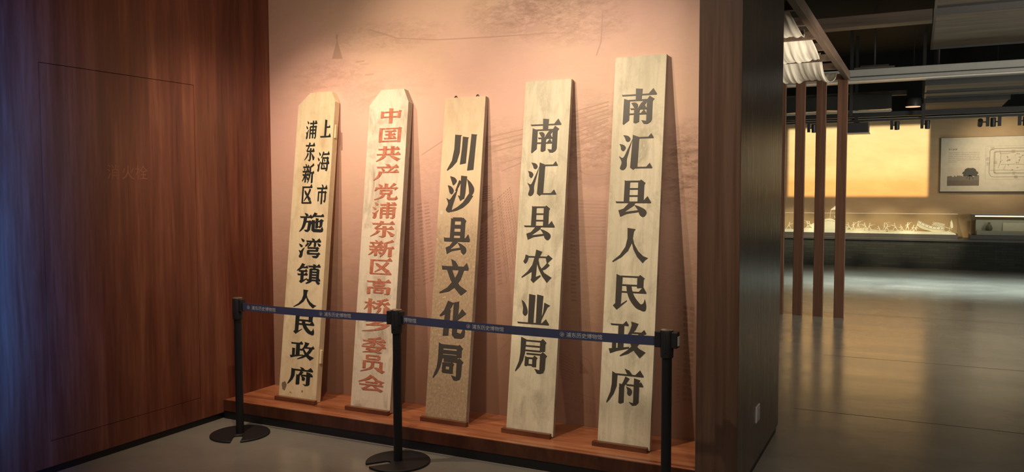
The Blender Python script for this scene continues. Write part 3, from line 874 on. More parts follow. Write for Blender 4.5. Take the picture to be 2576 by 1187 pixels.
for bi, b in enumerate(BOARDS):
    root = empty('name_board', b['o'], b['label'], 'sign board', 'vertical office name boards', rot=(-b['lean'], 0, 0))
    hw = b['w'] / 2
    outline = [(-hw, 0.0), *(b['top'] or [(-hw, b['L']), (hw, b['L'])]), (hw, 0.0)]
    n = len(outline)
    MB().prism(outline, 0.0, 0.0035, 'y').build('painted_face', M[b['mat']], root, bevel=0.0012)
    core = MB().prism(outline, 0.0036, b['th'], 'y').build('panel', M[b['side']], root, bevel=0.002)
    for c in b['ch']:
        o = put_char(*(c[0],), root, *c[1:], M[b['cm']], b['t'], b['ser'])
    if bi == 0:
        # hinge lugs on the right edge, stain and knots near the foot
        for z in (1.98, 0.33):
            MB().box(hw, 0.012, z - 0.05, hw + 0.014, 0.034, z + 0.05).build('edge_lug', M['board_cream'], root, bevel=0.003)
        mb = MB()
        ring = [(-0.128 + 0.022 * math.cos(a) * (1 + 0.18 * math.sin(3 * a)), 0.093 + 0.032 * math.sin(a) * (1 + 0.12 * math.cos(5 * a))) for a in [i * math.pi / 12 for i in range(24)]]
        mb.prism(ring, -0.0006, 0.0004, 'y')
        mb.build('stain', M['stain'], root)
        for kx, kz, kr in ((-0.065, 0.052, 0.005), (-0.05, 0.048, 0.003), (0.045, 0.07, 0.007)):
            mb = MB()
            mb.prism([(kx + kr * math.cos(i * 0.785), kz + kr * 1.2 * math.sin(i * 0.785)) for i in range(8)], -0.0006, 0.0004, 'y')
            mb.build('knot', M['stain'], root)
    if bi == 2:
        for x in (-0.085, 0.085):
            hk = MB()
            hk.tube([(x + 0.008 * math.cos(a), 0.02, b['L'] + 0.005 + 0.011 * math.sin(a)) for a in [math.pi * k / 10 for k in range(11)]], 0.004, 8)
            hk.box(x - 0.014, 0.014, b['L'] - 0.001, x + 0.014, 0.026, b['L'] + 0.004)
            hk.build('hook', M['dark_metal'], root)
        MB().prism([(-0.140, 1.378), (-0.118, 1.376), (-0.117, 1.402), (-0.138, 1.405)], -0.0006, 0.0003, 'y').build('paper_tag', M['panel_white'], root)

# ================================================================== queue posts and belts
POSTS = [(-4.117, 4.08, -0.95), (-2.815, 4.08, 4.05), (-1.136, 4.08, -1.6)]
PLABEL = ['black queue barrier post nearest the left wood wall', 'black queue barrier post in front of the red lettered board', 'black queue barrier post beside the brown pillar']


def base_mesh(ang):
    """round base plate with a slot from the edge towards the pole"""
    R0, hw = 0.198, 0.031
    a0 = math.asin(hw / R0)
    rim = [(R0 * math.cos(a), R0 * math.sin(a)) for a in [a0 + (2 * math.pi - 2 * a0) * k / 60 for k in range(61)]]
    slot = [(0.062, -hw), (0.052, -hw * 0.6), (0.050, 0), (0.052, hw * 0.6), (0.062, hw)]
    pts = rim + slot
    c, s = math.cos(ang), math.sin(ang)
    pts = [(x * c - y * s, x * s + y * c) for x, y in pts]
    mb = MB()
    mb.prism(pts, 0.0, 0.014, 'z')
    return mb


for i, (px, py, ang) in enumerate(POSTS):
    r = empty('queue_post', (px, py, 0), PLABEL[i], 'barrier post', 'queue barrier posts')
    base_mesh(ang).build('base', M['black'], r, bevel=0.006, seg=3)
    MB().lathe([(0.0265, 0.014), (0.0265, 0.81)], 28).build('pole', M['black'], r, smooth=True)
    MB().lathe([(0.028, 0.797), (0.0335, 0.803), (0.0345, 0.84), (0.0345, 0.935), (0.033, 0.941)], 28).build('head', M['black_soft'], r, smooth=True)
    MB().lathe([(0.032, 0.9405), (0.032, 0.944), (0.028, 0.9475), (0.001, 0.9485)], 28).build('cap', M['cap'], r, smooth=True)['label'] = 'bright worn top cap'
    sides = {0: (1,), 1: (-1, 1), 2: (-1, 1)}[i]
    for s in sides:
        wd = 0.014 if i == 0 else 0.026
        if i == 1 and s == 1:
            wd = 0.010
        x0, x1 = sorted((s * 0.028, s * (0.0345 + wd)))
        cb = MB().box(x0, -0.024, 0.853, x1, 0.024, 0.938).build('belt_holder', M['black_soft'], r, bevel=0.005)
        if i == 2 and s == 1:
            MB().box(x1, -0.016, 0.866, x1 + 0.0035, 0.016, 0.914).build('belt_end', M['plastic_white'], cb)['label'] = 'pale belt end plate'
    mb = MB()
    mb.box(-0.003, -0.0362, 0.845, 0.003, -0.034, 0.925)
    mb.lathe([(0.004, 0.83), (0.004, 0.834)], 8, (0, -0.0335, 0))
    mb.build('groove', M['dark_metal'], r)


def belt(name, xa, xb, za, zb, sag, label, prints):
    """webbing between two posts with its printed crest and museum name"""
    r = empty(name, (xa, 4.08, za), label, 'barrier belt', 'navy barrier belts')
    y0, hh, n = 4.08, 0.0245, 40

    def zc(x):
        t = (x - xa) / (xb - xa)
        return za + (zb - za) * t - sag * 4 * t * (1 - t)
    v, f = [], []
    for k in range(n + 1):
        x = xa + (xb - xa) * k / n
        z = zc(x)
        v += [(x, y0 - 0.0008, z - hh), (x, y0 - 0.0008, z + hh), (x, y0 + 0.0008, z + hh), (x, y0 + 0.0008, z - hh)]
    for k in range(n):
        for e in range(4):
            f.append((4 * k + e, 4 * k + (e + 1) % 4, 4 * k + 4 + (e + 1) % 4, 4 * k + 4 + e))
    f += [(0, 1, 2, 3), (4 * n + 3, 4 * n + 2, 4 * n + 1, 4 * n)]
    web = local(MB().add(v, f).build('webbing', M['cloth_tape']), r)
    yp = y0 - 0.0012
    for ex, tx0, tx1, *txt in prints:
        if ex is not None:
            mb = MB()
            cz, R = zc(ex), 0.0125
            N = 28
            ring = []
            for k in range(N):
                a, c2 = 2 * math.pi * k / N, 2 * math.pi * (k + 1) / N
                p = lambda t, rr: (ex + rr * math.cos(t), yp, cz + rr * math.sin(t))
                mb.add([p(a, R), p(c2, R), p(c2, R - 0.0014), p(a, R - 0.0014)], [(0, 1, 2, 3)])
            for pts in ([(-.6, .45, .1), (-.15, .1, .16), (-.35, -.35, .14)], [(.05, .55, .12), (.25, .2, .2), (.0, -.1, .18), (.3, -.3, .14), (.1, -.6, .1)], [(-.55, -.5, .1), (.0, -.62, .16), (.5, -.45, .1)], [(.45, .45, .1), (.62, .0, .14), (.5, -.3, .1)]):
                pl = stroke_poly([(a * 100, b * 100, w * 100) for a, b, w in pts])
                mb.add([(ex + a / 100 * R * 0.95, yp, cz + b / 100 * R * 0.95) for a, b in pl], [tuple(range(len(pl)))])
            local(mb.build('printed_crest', M['tape_print']), r)
        vs, fs = text_mesh(txt[0] if txt else '浦东历史博物馆', 1.0)
        wmax = max(q[0] for q in vs)
        wmin = min(q[0] for q in vs)
        k = (tx1 - tx0) / (wmax - wmin)
        h = [q[1] for q in vs]
        hm = (max(h) + min(h)) / 2
        mb = MB()
        V = []
        for x, y in vs:
            X = tx0 + (x - wmin) * k
            V.append((X, yp, zc(X) + (y - hm) * k * 0.95))
        mb.add(V, fs)
        local(mb.build('printed_name', M['tape_print']), r)
    return r


belt('barrier_belt', -4.072, -2.873, 0.886, 0.888, 0.006, 'navy printed barrier belt running from the left wall post to the middle post',
     [(-4.019, -3.990, -3.780), (-3.401, -3.373, -3.161)])
belt('barrier_belt', -2.772, -1.196, 0.887, 0.882, 0.008, 'navy printed barrier belt running from the middle post to the pillar post',
     [(None, -2.764, -2.674, '博物馆'), (-2.315, -2.289, -2.084), (-1.724, -1.698, -1.490)])

# white socket plate on the pillar
so = empty('wall_socket', (-0.82, 4.925, 0.338), 'small white socket plate low on the side of the brown pillar', 'wall socket')
local(MB().box(-0.8205, 4.872, 0.290, -0.811, 4.978, 0.386).build('plate', M['plastic_white'], bevel=0.003), so)
local(MB().box(-0.811, 4.888, 0.306, -0.8095, 4.962, 0.370).build('socket_face', M['plastic_white'], bevel=0.001), so)

# ================================================================== slatted pergola in the gallery
pg = empty('pergola', (-0.9, 11.5, 0), 'open wooden slat frame with a long overhead beam standing in the gallery behind the pillar', 'pergola')
for x in (-1.650, -1.403, -1.143, -0.882):
    local(MB().box(x - 0.0615, 11.46, 0.0, x + 0.0615, 11.54, 3.12).build('slat', M['slat_wood'], bevel=0.004), pg)


def beam_box(x0, y0, x1, y1, w, z0, z1):
    mb = MB()
    v = [(x0 - w, y0, z0), (x0, y0, z0), (x1, y1, z0), (x1 - w, y1, z0), (x0 - w, y0, z1), (x0, y0, z1), (x1, y1, z1), (x1 - w, y1, z1)]
    return mb.add(v, [(3, 2, 1, 0), (4, 5, 6, 7), (0, 1, 5, 4), (1, 2, 6, 5), (2, 3, 7, 6), (3, 0, 4, 7)])


local(beam_box(-0.858, 6.30, -0.803, 11.56, 0.062, 3.12, 3.225).build('long_beam', M['beam_wood'], bevel=0.004), pg)
local(beam_box(-2.358, 6.30, -2.303, 11.56, 0.062, 3.12, 3.225).build('long_beam', M['beam_wood'], bevel=0.004), pg)
RAFT = [6.98, 7.65, 8.36, 9.05, 9.80, 10.5, 11.50]
for y in RAFT:
    xr = -0.858 + (y - 6.30) * 0.01046 - 0.0625
    local(MB().box(-2.30, y - 0.03, 3.125, xr, y + 0.03, 3.200).build('rafter', M['beam_wood'], bevel=0.003), pg)
local(MB().box(-2.36, 11.455, 3.1205, -0.87, 11.545, 3.2).build('head_rail', M['slat_wood'], bevel=0.003), pg)


def swag(y0, y1, xr, zt0, zt1, sag, seed, label):
    """gathered cotton hung between two rafters, with long pleats"""
    rnd = random.Random(seed)
    nx, ny = 120, 22
    x0 = -2.15
    ph = [rnd.uniform(0, 6.28) for _ in range(5)]
    v, f = [], []
    for j in range(ny + 1):
        t = j / ny
        for i in range(nx + 1):
            s = i / nx
            x = x0 + (xr - x0) * s
            pl = 0.006 * math.sin(s * 95 + ph[0] + 1.2 * t) + 0.004 * math.sin(s * 150 + ph[1] - t) + 0.005 * math.sin(s * 41 + ph[2])
            prof = 4 * t * (1 - t)
            z = zt0 + (zt1 - zt0) * t - sag * prof * (1 + 0.10 * math.sin(s * 17 + ph[3])) + pl * (0.35 + 0.8 * prof)
            y = y0 + (y1 - y0) * t + 0.04 * math.sin(s * 23 + ph[4]) * prof
            edge = max(0.0, (s - 0.93) / 0.07)
            v.append((x + edge * 0.03 * math.sin(t * 5 + ph[1]), y, z + edge * 0.01 * math.sin(9 * t)))
    for j in range(ny):
        for i in range(nx):
            k = j * (nx + 1) + i
            f.append((k, k + 1, k + nx + 2, k + nx + 1))
    o = MB().add(v, f).build('cotton_swag', M['cotton'], smooth=True)
    md = o.modifiers.new('thickness', 'SOLIDIFY')
    md.thickness = 0.003
    return tag(o, label, 'cloth', 'cotton cloths on the pergola')


swag(7.03, 8.30, -0.965, 3.205, 3.205, 0.16, 1, 'white cotton cloth swag nearest the pillar, topmost of the three below the long beam')
swag(8.40, 9.74, -0.955, 3.205, 3.205, 0.16, 2, 'pleated cotton cloth swag in the middle of the three under the long beam')
swag(9.85, 11.43, -0.975, 3.205, 3.205, 0.17, 3, 'pleated cotton cloth swag farthest away, lowest of the three, just above the slats')

# ================================================================== gallery ceiling gear
sf = empty('ceiling_soffit', (0, 14.5, 3.47), 'long pale grey bulkhead beam crossing the gallery ceiling', 'beam')
local(MB().box(-6.5, 14.5, 3.475, 6.5, 14.9, 3.66).build('bulkhead', M['grey_metal'], bevel=0.01), sf)
local(MB().box(-6.5, 14.47, 3.455, 6.5, 14.56, 3.4745).build('bottom_lip', M['light_lip'], bevel=0.003), sf)
local(MB().box(-6.5, 14.48, 3.53, 6.5, 14.4995, 3.545).build('groove_rail', M['dark_metal']), sf)
tag(MB().box(-3.5, 9.9, 3.50, 0.12, 10.1, 3.62).build('ceiling_girder', M['girder']), 'dark brown girder hanging across the black ceiling beyond the pergola', 'beam')

PAN = [(0.16, 9.0, 11.70, 4.0, 3.6, 'cement wood ceiling panel at the top right edge, nearest of the ceiling panels', 3.6),
       (0.16, 12.10, 15.0, 4.0, 3.6, 'large cement wood ceiling panel just in front of the grey bulkhead', 3.6),
       (0.10, 14.95, 15.95, 3.42, 3.6, 'cement wood ceiling panel right behind the grey bulkhead', 3.6),
       (0.10, 16.20, 16.95, 3.42, 3.6, 'narrow cement wood ceiling panel, middle of the three behind the bulkhead', 2.2),
       (0.10, 17.85, 19.85, 3.42, 3.6, 'cement wood ceiling panel nearest the far wall above the info board', 1.55)]
for x0, y0, y1, z, xb, lab, xr in PAN:
    r = empty('ceiling_panel', ((x0 + xr) / 2, (y0 + y1) / 2, z), lab, 'ceiling panel', 'cement wood ceiling panels')
    local(MB().box(x0 + 0.03, y0 + 0.03, z, xr, y1 - 0.03, z + 0.05).build('board', M['cement_board']), r)
    for a in ((x0, y0, x0 + 0.029, y1), (x0 + 0.03, y0, xr, y0 + 0.029), (x0 + 0.03, y1 - 0.029, xr, y1)):
        local(MB().box(a[0], a[1], z - 0.03, a[2], a[3], z + 0.06).build('edge_rail', M['dark_metal']), r)
    for hx, hy in ((x0 + 0.2, y0 + 0.3), (x0 + 0.2, y1 - 0.3), (xr - 0.2, y0 + 0.3)):
        local(MB().tube([(hx, hy, z + 0.05), (hx, hy, CEIL)], 0.006, 6).build('hanger_rod', M['dark_metal']), r)

# black duct, wrapped pipe bundle, vent, hanging lamp
du = empty('air_duct', (-1.5, 17.3, 3.2), 'black wrapped air duct hanging above the projected picture', 'duct')
dm = MB()
nx = 60
for i in range(nx + 1):
    x = -3.4 + 2.95 * i / nx
    q = lambda k: 0.010 * math.sin(4.1 * x + k) + 0.004 * math.sin(9.7 * x + 2 * k)
    dm.v += [(x, 17.0 + q(1), 3.24 + q(2)), (x, 17.6, 3.24 + q(3)), (x, 17.6, 3.52 + q(4)), (x, 17.0 + q(5), 3.52 + q(6))]
for i in range(nx):
    for e in range(4):
        dm.f.append((4 * i + e, 4 * i + (e + 1) % 4, 4 * i + 4 + (e + 1) % 4, 4 * i + 4 + e))
dm.f += [(3, 2, 1, 0), tuple(4 * nx + e for e in range(4))]
local(dm.build('wrapped_body', simple('black plastic wrap', (0.022, 0.022, 0.020), 0.25), smooth=True), du)
local(MB().box(-3.4, 16.98, 3.18, -0.45, 17.02, 3.215).build('support_rail', M['grey_metal']), du)
local(MB().box(-3.6, 17.62, 3.55, -0.2, 17.75, 3.64).build('timber_batten', M['cement_board']), du)
for x in (-1.15, -2.6):
    local(MB().box(x - 0.03, 16.93, 3.13, x + 0.03, 16.97, CEIL).build('hanger_rod', M['dark_metal']), du)
vt = empty('air_vent', (-0.85, 15.9, 3.75), 'pale framed ceiling air vent with two slots left of the ceiling panels', 'vent')
for k, (y0, y1) in enumerate(((15.0, 15.55), (15.75, 16.35))):
    fr = MB()
    x0, x1 = -0.98, -0.36
    for a in ((x0, y0, x1, y0 + 0.08), (x0, y1 - 0.08, x1, y1), (x0, y0 + 0.08, x0 + 0.09, y1 - 0.08), (x1 - 0.09, y0 + 0.08, x1, y1 - 0.08)):
        fr.box(a[0], a[1], 3.72, a[2], a[3], 3.76)
    f_ = local(fr.build('vent_frame', M['cement_board']), vt)
    MB().box(x0 + 0.09, y0 + 0.08, 3.75, x1 - 0.09, y1 - 0.08, 3.80).build('vent_throat', M['dark_metal'], None).parent = None
for o in [o for o in COL.objects if o.name.startswith('vent_throat')]:
    local(o, vt)
local(MB().box(-0.68, 15.2, 3.80, -0.66, 15.3, CEIL).build('hanger_rod', M['dark_metal']), vt)

pl_ = empty('pendant_lamp', (-0.085, 17.5, 3.29), 'round black pendant lamp with a glowing underside left of the ceiling panels', 'lamp')
MB().lathe([(0.135, 0.012), (0.14, 0.016), (0.14, 0.15), (0.12, 0.18), (0.03, 0.19)], 28).build('shade', M['dark_metal'], pl_, smooth=True)
MB().lathe([(0.13, 0.004), (0.13, 0.0115)], 28).build('diffuser', M['lens_lit'], pl_)['label'] = 'glowing disc'
MB().tube([(0, 0, 0.19), (0, 0, CEIL - 3.29)], 0.006, 6).build('cord', M['dark_metal'], pl_)

tr_ = empty('light_track', (0, 18.0, 3.10), 'black lighting track running across the top of the far wall', 'track')
local(MB().box(-4.0, 17.97, 3.085, 3.5, 18.03, 3.125).build('rail', M['dark_metal'], bevel=0.004), tr_)
local(MB().box(-4.0, 18.3, 3.20, 3.5, 18.36, 3.30).build('cable_tray', M['dark_metal'], bevel=0.004), tr_)
local(MB().box(-4.0, 18.05, 3.13, 3.5, 18.09, 3.148).build('rail_lip', M['grey_metal']), tr_)
for x in (-3.2, -1.12, 0.10, 2.2):
    local(MB().box(x - 0.03, 17.98, 3.125, x + 0.03, 18.02, CEIL).build('hanger_rod', M['dark_metal']), tr_)


def track_spot(x, dx, tilt, label):
    r = empty('track_spotlight', (x, 18.0, 3.085), label, 'spotlight', 'spotlights on the far track')
    MB().box(-0.028, -0.03, -0.175, 0.028, 0.03, 0.0).build('driver_box', M['dark_metal'], r, bevel=0.004)
    MB().tube([(0.02 * (1 if dx > 0 else -1), 0, -0.09), (dx * 0.65, 0, -0.09)], 0.012, 8).build('yoke', M['dark_metal'], r)
    h = MB().lathe([(0.035, -0.085), (0.046, -0.08), (0.046, 0.075), (0.042, 0.085), (0.03, 0.088)], 20).build('lamp_head', M['dark_metal'], r, smooth=True)
    h.location = (dx, 0.0, -0.10)
    h.rotation_euler = (math.radians(tilt), 0, 0)
    return r


track_spot(-2.03, 0.10, 14, 'black track spotlight seen between the two left wooden slats')
track_spot(-0.46, 0.095, 8, 'black track spotlight just right of the projector box')
track_spot(0.08, 0.095, 8, 'black track spotlight above the right edge of the projected picture')
track_spot(1.20, -0.125, 60, 'black track spotlight turned out, upper left above the info board')
track_spot(1.395, -0.105, 10, 'black track spotlight above the middle of the info board, right of the tilted one')
track_spot(1.72, 0.10, 10, 'black track spotlight at the right edge of the photo above the map')

pj = empty('projector', (-1.06, 18.0, 2.95), 'dark box projector hanging beside the right wooden slat', 'projector')
local(MB().box(-1.35, 17.80, 2.865, -0.875, 18.2, 3.06).build('housing', M['dark_metal'], bevel=0.008), pj)
local(MB().box(-1.35, 17.79, 2.845, -0.86, 18.21, 2.8645).build('base_plate', M['grey_metal'], bevel=0.003), pj)
local(MB().box(-1.16, 17.975, 3.06, -1.06, 18.025, 3.0845).build('track_mount', M['dark_metal']), pj)
local(MB().tube([(-1.10, 18.20, 2.955), (-1.10, 18.235, 2.955)], 0.04, 16).build('lens', M['slot']), pj)


def projector_light():
    """the beam of the projector: a spot lamp whose colour is the picture it throws"""
    l = bpy.data.lights.new('projector_beam', 'SPOT')
    P = Vector((-1.10, 18.27, 2.955))
    l.energy = 480
    l.spot_size = math.radians(110)
    l.spot_blend = 0.0
    l.shadow_soft_size = 0.008
    l.use_nodes = True
    t = l.node_tree
    em = t.nodes['Emission']
    N = t.nodes.new
    tc = N('ShaderNodeTexCoord')
    sep = N('ShaderNodeSeparateXYZ')
    t.links.new(tc.outputs['Normal'], sep.inputs[0])

    def mth(op, a, b=0.0, clamp=False):
        n = N('ShaderNodeMath')
        n.operation = op
        n.use_clamp = clamp
        for i, q in enumerate((a, b)):
            if isinstance(q, bpy.types.NodeSocket):
                t.links.new(q, n.inputs[i])
            else:
                n.inputs[i].default_value = q
        return n.outputs[0]
    d = 20.5 - P.y
    az = mth('ABSOLUTE', sep.outputs[2])
    u = mth('MULTIPLY', mth('DIVIDE', sep.outputs[0], az), d)   # metres to the right on the wall
    v = mth('MULTIPLY', mth('DIVIDE', sep.outputs[1], az), d)   # metres up

    def edge(val, lo, hi, soft):
        a = N('ShaderNodeMapRange')
        a.interpolation_type = 'SMOOTHSTEP'
        t.links.new(val, a.inputs[0])
        a.inputs[1].default_value, a.inputs[2].default_value = lo - soft, lo + soft
        b = N('ShaderNodeMapRange')
        b.interpolation_type = 'SMOOTHSTEP'
        t.links.new(val, b.inputs[0])
        b.inputs[1].default_value, b.inputs[2].default_value = hi - soft, hi + soft
        b.inputs[3].default_value, b.inputs[4].default_value = 1.0, 0.0
        return mth('MULTIPLY', a.outputs[0], b.outputs[0])
    mask = mth('MULTIPLY', edge(u, -2.76 - P.x, 0.235 - P.x, 0.05), edge(v, 1.565 - P.z, 3.165 - P.z, 0.05))
    # even out the fall-off towards the picture's edges
    r2 = mth('ADD', mth('MULTIPLY', u, u), mth('ADD', mth('MULTIPLY', v, v), d * d))
    fall = mth('POWER', mth('DIVIDE', r2, d * d), 1.5)
    rp = N('ShaderNodeValToRGB')
    e = rp.color_ramp.elements
    e.new(0.5)
    e.new(0.6)
    for el, (p, c) in zip(e, [(0.0, (0.95, 0.55, 0.20)), (0.20, (1.0, 0.62, 0.24)), (0.30, (1.0, 0.77, 0.40)), (1.0, (1.0, 0.86, 0.55))]):
        el.position = p
        el.color = c + (1,)
    hz = mth('DIVIDE', mth('SUBTRACT', v, 1.565 - P.z), 1.6, True)
    t.links.new(hz, rp.inputs[0])
    t.links.new(rp.outputs[0], em.inputs['Color'])
    t.links.new(mth('MULTIPLY', mask, fall), em.inputs['Strength'])
    o = bpy.data.objects.new('projector_beam', l)
    COL.objects.link(o)
    o.location = P
    o.rotation_euler = (math.radians(90), 0, 0)
    return o


projector_light()

# ================================================================== brick plinth, show cases
bp = empty('brick_plinth', (0, 20.1, 0), 'low dark brick plinth with a stone ledge along the far wall', 'plinth')
local(MB().box(-7.7, 19.74, 0, 7.7, 20.49, 0.60).build('brick_base', M['brick']), bp)
local(MB().box(-7.7, 19.70, 0.60, 7.7, 20.49, 0.655).build('ledge', M['case_frame'], bevel=0.004), bp)


def glass_case(x0, x1, y0, y1, z0, zg, z1, label, top=True):
    r = empty('glass_case', ((x0 + x1) / 2, (y0 + y1) / 2, z0), label, 'display case', 'glass cases on the brick plinth')
    local(MB().box(x0 - 0.01, y0 - 0.01, z0, x1 + 0.01, y1, zg).build('case_base', M['case_frame'], bevel=0.003), r)
    t = 0.008
    local(MB().box(x0, y0, zg, x1, y0 + t, z1).build('front_glass', M['glass']), r)
    local(MB().box(x1 - t, y0 + t, zg, x1, y1 - t, z1).build('side_glass', M['glass']), r)
    local(MB().box(x0, y0 + t, zg, x0 + t, y1 - t, z1).build('side_glass', M['glass']), r)
    if top:
        local(MB().box(x0, y0, z1, x1, y1, z1 + t).build('top_glass', M['glass']), r)
    ed = MB()
    ed.box(x0, y0 - 0.004, z1, x1, y0 - 0.0005, z1 + 0.010)
    ed = local(ed.build('glass_edge', M['light_lip']), r)
    return r


glass_case(-3.6, 0.82, 19.76, 20.42, 0.655, 0.745, 1.185, 'long open-topped glass case holding the white battle diorama', False)


def terrain_h(x, y):
    h = 0.035 + 0.018 * math.sin(3.1 * x + 1.0) * math.cos(5 * y) + 0.012 * math.sin(7.7 * x + 3 * y)
    h += 0.235 * math.exp(-((x + 1.74) / 0.30) ** 2 - ((y - 20.12) / 0.22) ** 2)
    h += 0.10 * math.exp(-((x + 2.12) / 0.22) ** 2 - ((y - 20.15) / 0.2) ** 2)
    h += 0.05 * math.exp(-((x + 0.95) / 0.5) ** 2 - ((y - 20.2) / 0.15) ** 2)
    e = min(1.0, (0.79 - x) / 0.12, (x + 3.57) / 0.12)
    return 0.012 + max(0.0, h) * max(0.0, e) ** 0.5


def terrain():
    x0, x1, y0, y1 = -3.57, 0.79, 19.785, 20.40
    nx, ny = 150, 24
    v, f = [], []
    for j in range(ny + 1):
        for i in range(nx + 1):
            x, y = x0 + (x1 - x0) * i / nx, y0 + (y1 - y0) * j / ny
            v.append((x, y, 0.7455 + terrain_h(x, y)))
    for j in range(ny):
        for i in range(nx):
            k = j * (nx + 1) + i
            f.append((k, k + 1, k + nx + 2, k + nx + 1))
    n = len(v)
    bot = {}
    ring = [i for i in range(nx + 1)] + [j * (nx + 1) + nx for j in range(1, ny + 1)] + [ny * (nx + 1) + i for i in range(nx - 1, -1, -1)] + [j * (nx + 1) for j in range(ny - 1, 0, -1)]
    for q in ring:
        bot[q] = len(v)
        v.append((v[q][0], v[q][1], 0.7455))
    for a, b in zip(ring, ring[1:] + ring[:1]):
        f.append((a, bot[a], bot[b], b))
    f.append(tuple(bot[q] for q in ring[::-1]))
    o = MB().add(v, f).build('diorama_terrain', M['plaster'], smooth=True)
    return tag(o, 'white plaster hill and beach of the battle diorama inside the long glass case', 'model landscape')


terrain()


def ensure_skin(joints, edges, radii, name, mat):
    # a mesh needs a skin layer before the modifier can read the radii
    me = bpy.data.meshes.new(name)
    bm = bmesh.new()
    lay = bm.verts.layers.skin.verify()
    vs = []
    for j, r in zip(joints, radii):
        v = bm.verts.new(j)
        v[lay].radius = (r, r)
        vs.append(v)
    vs[0][lay].use_root = True
    for a, b in edges:
        bm.edges.new((vs[a], vs[b]))
    bm.to_mesh(me)
    bm.free()
    o = bpy.data.objects.new(name, me)
    COL.objects.link(o)
    o.modifiers.new('skin', 'SKIN')
    s = o.modifiers.new('sub', 'SUBSURF')
    s.levels = s.render_levels = 1
    dg = bpy.context.evaluated_depsgraph_get()
    m2 = bpy.data.meshes.new_from_object(o.evaluated_get(dg))
    bpy.data.objects.remove(o)
    m2.name = name
    m2.materials.clear()
    m2.materials.append(mat)
    for p in m2.polygons:
        p.use_smooth = True
    return m2


# small model soldiers, 0.17 m tall, three poses; joints: pelvis, chest, neck, head, arms, legs
EDG = [(0, 1), (1, 2), (2, 3), (1, 4), (4, 5), (5, 6), (1, 7), (7, 8), (8, 9), (0, 10), (10, 11), (11, 12), (0, 13), (13, 14), (14, 15)]
RAD = [0.0125, 0.0145, 0.006, 0.0105, 0.006, 0.005, 0.0045, 0.006, 0.005, 0.0045, 0.0085, 0.0065, 0.005, 0.0085, 0.0065, 0.005]
POSE = {
    'lunge': [(0, 0, .085), (.012, 0, .125), (.017, 0, .142), (.02, 0, .158), (.028, -.018, .128), (.05, -.02, .118), (.072, -.012, .128), (.01, .02, .128), (.03, .03, .115), (.05, .018, .12), (.02, -.012, .075), (.04, -.012, .045), (.045, -.012, .004), (-.015, .012, .072), (-.035, .012, .042), (-.06, .012, .004)],
    'raise': [(0, 0, .085), (0, 0, .126), (.002, 0, .143), (.004, 0, .159), (.02, -.018, .13), (.035, -.02, .152), (.05, -.014, .17), (-.016, .016, .13), (-.03, .02, .112), (-.02, .015, .095), (.012, -.012, .07), (.02, -.012, .04), (.022, -.012, .004), (-.012, .012, .07), (-.02, .012, .04), (-.028, .012, .004)],
    'crouch': [(0, 0, .055), (.022, 0, .09), (.03, 0, .103), (.038, 0, .118), (.032, -.018, .092), (.05, -.022, .078), (.066, -.014, .07), (.024, .018, .092), (.044, .024, .076), (.06, .014, .062), (.03, -.014, .05), (.024, -.014, .025), (.03, -.014, .004), (.01, .014, .04), (-.02, .014, .022), (-.045, .014, .004)],
}
SM = {k: ensure_skin(v, EDG, RAD, 'soldier_body', M['plaster']) for k, v in POSE.items()}
HAT = MB().lathe([(0.020, 0.0), (0.012, 0.006), (0.009, 0.012), (0.001, 0.016)], 12)
GUN = MB().tube([(-0.035, 0, 0), (0.075, 0, 0.018)], [0.0035, 0.0022], 6)


def soldier(pose, x, y, rz, gun=True, dead=False, k=1.0):
    r = empty('model_soldier', (x, y, 0.7455 + terrain_h(x, y) - 0.0005), 'small white model soldier fighting on the plaster diorama in the long glass case', 'model figure', 'white model soldiers', rot=(0, 0, rz))
    r.scale = (k, k, k)
    b = bpy.data.objects.new('body', SM[pose])
    COL.objects.link(b)
    b.parent = r
    hx, hy, hz = POSE[pose][3]
    h = HAT.build('hat', M['plaster'], r)
    h.location = (hx, hy, hz + 0.004)
    if gun:
        g_ = GUN.build('rifle', M['plaster'], r)
        wx, wy, wz = POSE[pose][6]
        g_.location = (wx - 0.01, wy, wz)
    return r


SOL = [('lunge', -2.66, 19.95, 0.2), ('raise', -2.24, 19.95, 2.8), ('lunge', -2.18, 19.90, 3.3), ('crouch', -2.05, 19.88, 0.3), ('crouch', -1.63, 20.05, 2.9),
       ('lunge', -1.345, 19.90, 3.2), ('raise', -1.255, 19.94, 0.3), ('raise', -1.165, 20.10, 0.1), ('lunge', -1.0, 19.90, 3.0), ('lunge', -0.93, 19.92, 0.1),
       ('crouch', -0.70, 19.90, 3.1), ('raise', -0.62, 20.14, 0.1), ('lunge', -0.57, 19.92, 0.2), ('lunge', -0.39, 19.95, 3.1), ('crouch', -0.25, 19.97, 3.3), ('raise', -0.15, 19.98, 0.6), ('crouch', -0.06, 19.96, 0.0), ('crouch', 0.0, 19.84, 0.4)]
for p_, x, y, rz in SOL:
    soldier(p_, x, y, rz, True, False, 1.0 if p_ != 'crouch' else 0.95)

fg = empty('model_flag', (-1.77, 20.10, 0.7455 + terrain_h(-1.77, 20.10) - 0.01), 'white model flag on a pole on top of the diorama hill', 'model flag')
MB().tube([(0, 0, 0), (0.02, 0, 0.22), (0.11, 0, 0.30)], 0.004, 8).build('pole', M['plaster'], fg)
fm = MB()
for i in range(9):
    t = i / 8
    fm.v += [(0.02 + 0.10 * t, 0.008 * math.sin(6 * t), 0.215 + 0.08 * t), (0.03 + 0.085 * t, 0.010 * math.sin(6 * t + .5), 0.205 + 0.01 * t)]
fm.f = [(2 * i, 2 * i + 2, 2 * i + 3, 2 * i + 1) for i in range(8)]
fo = fm.build('flag_cloth', M['plaster'], fg)
fo.modifiers.new('thickness', 'SOLIDIFY').thickness = 0.004

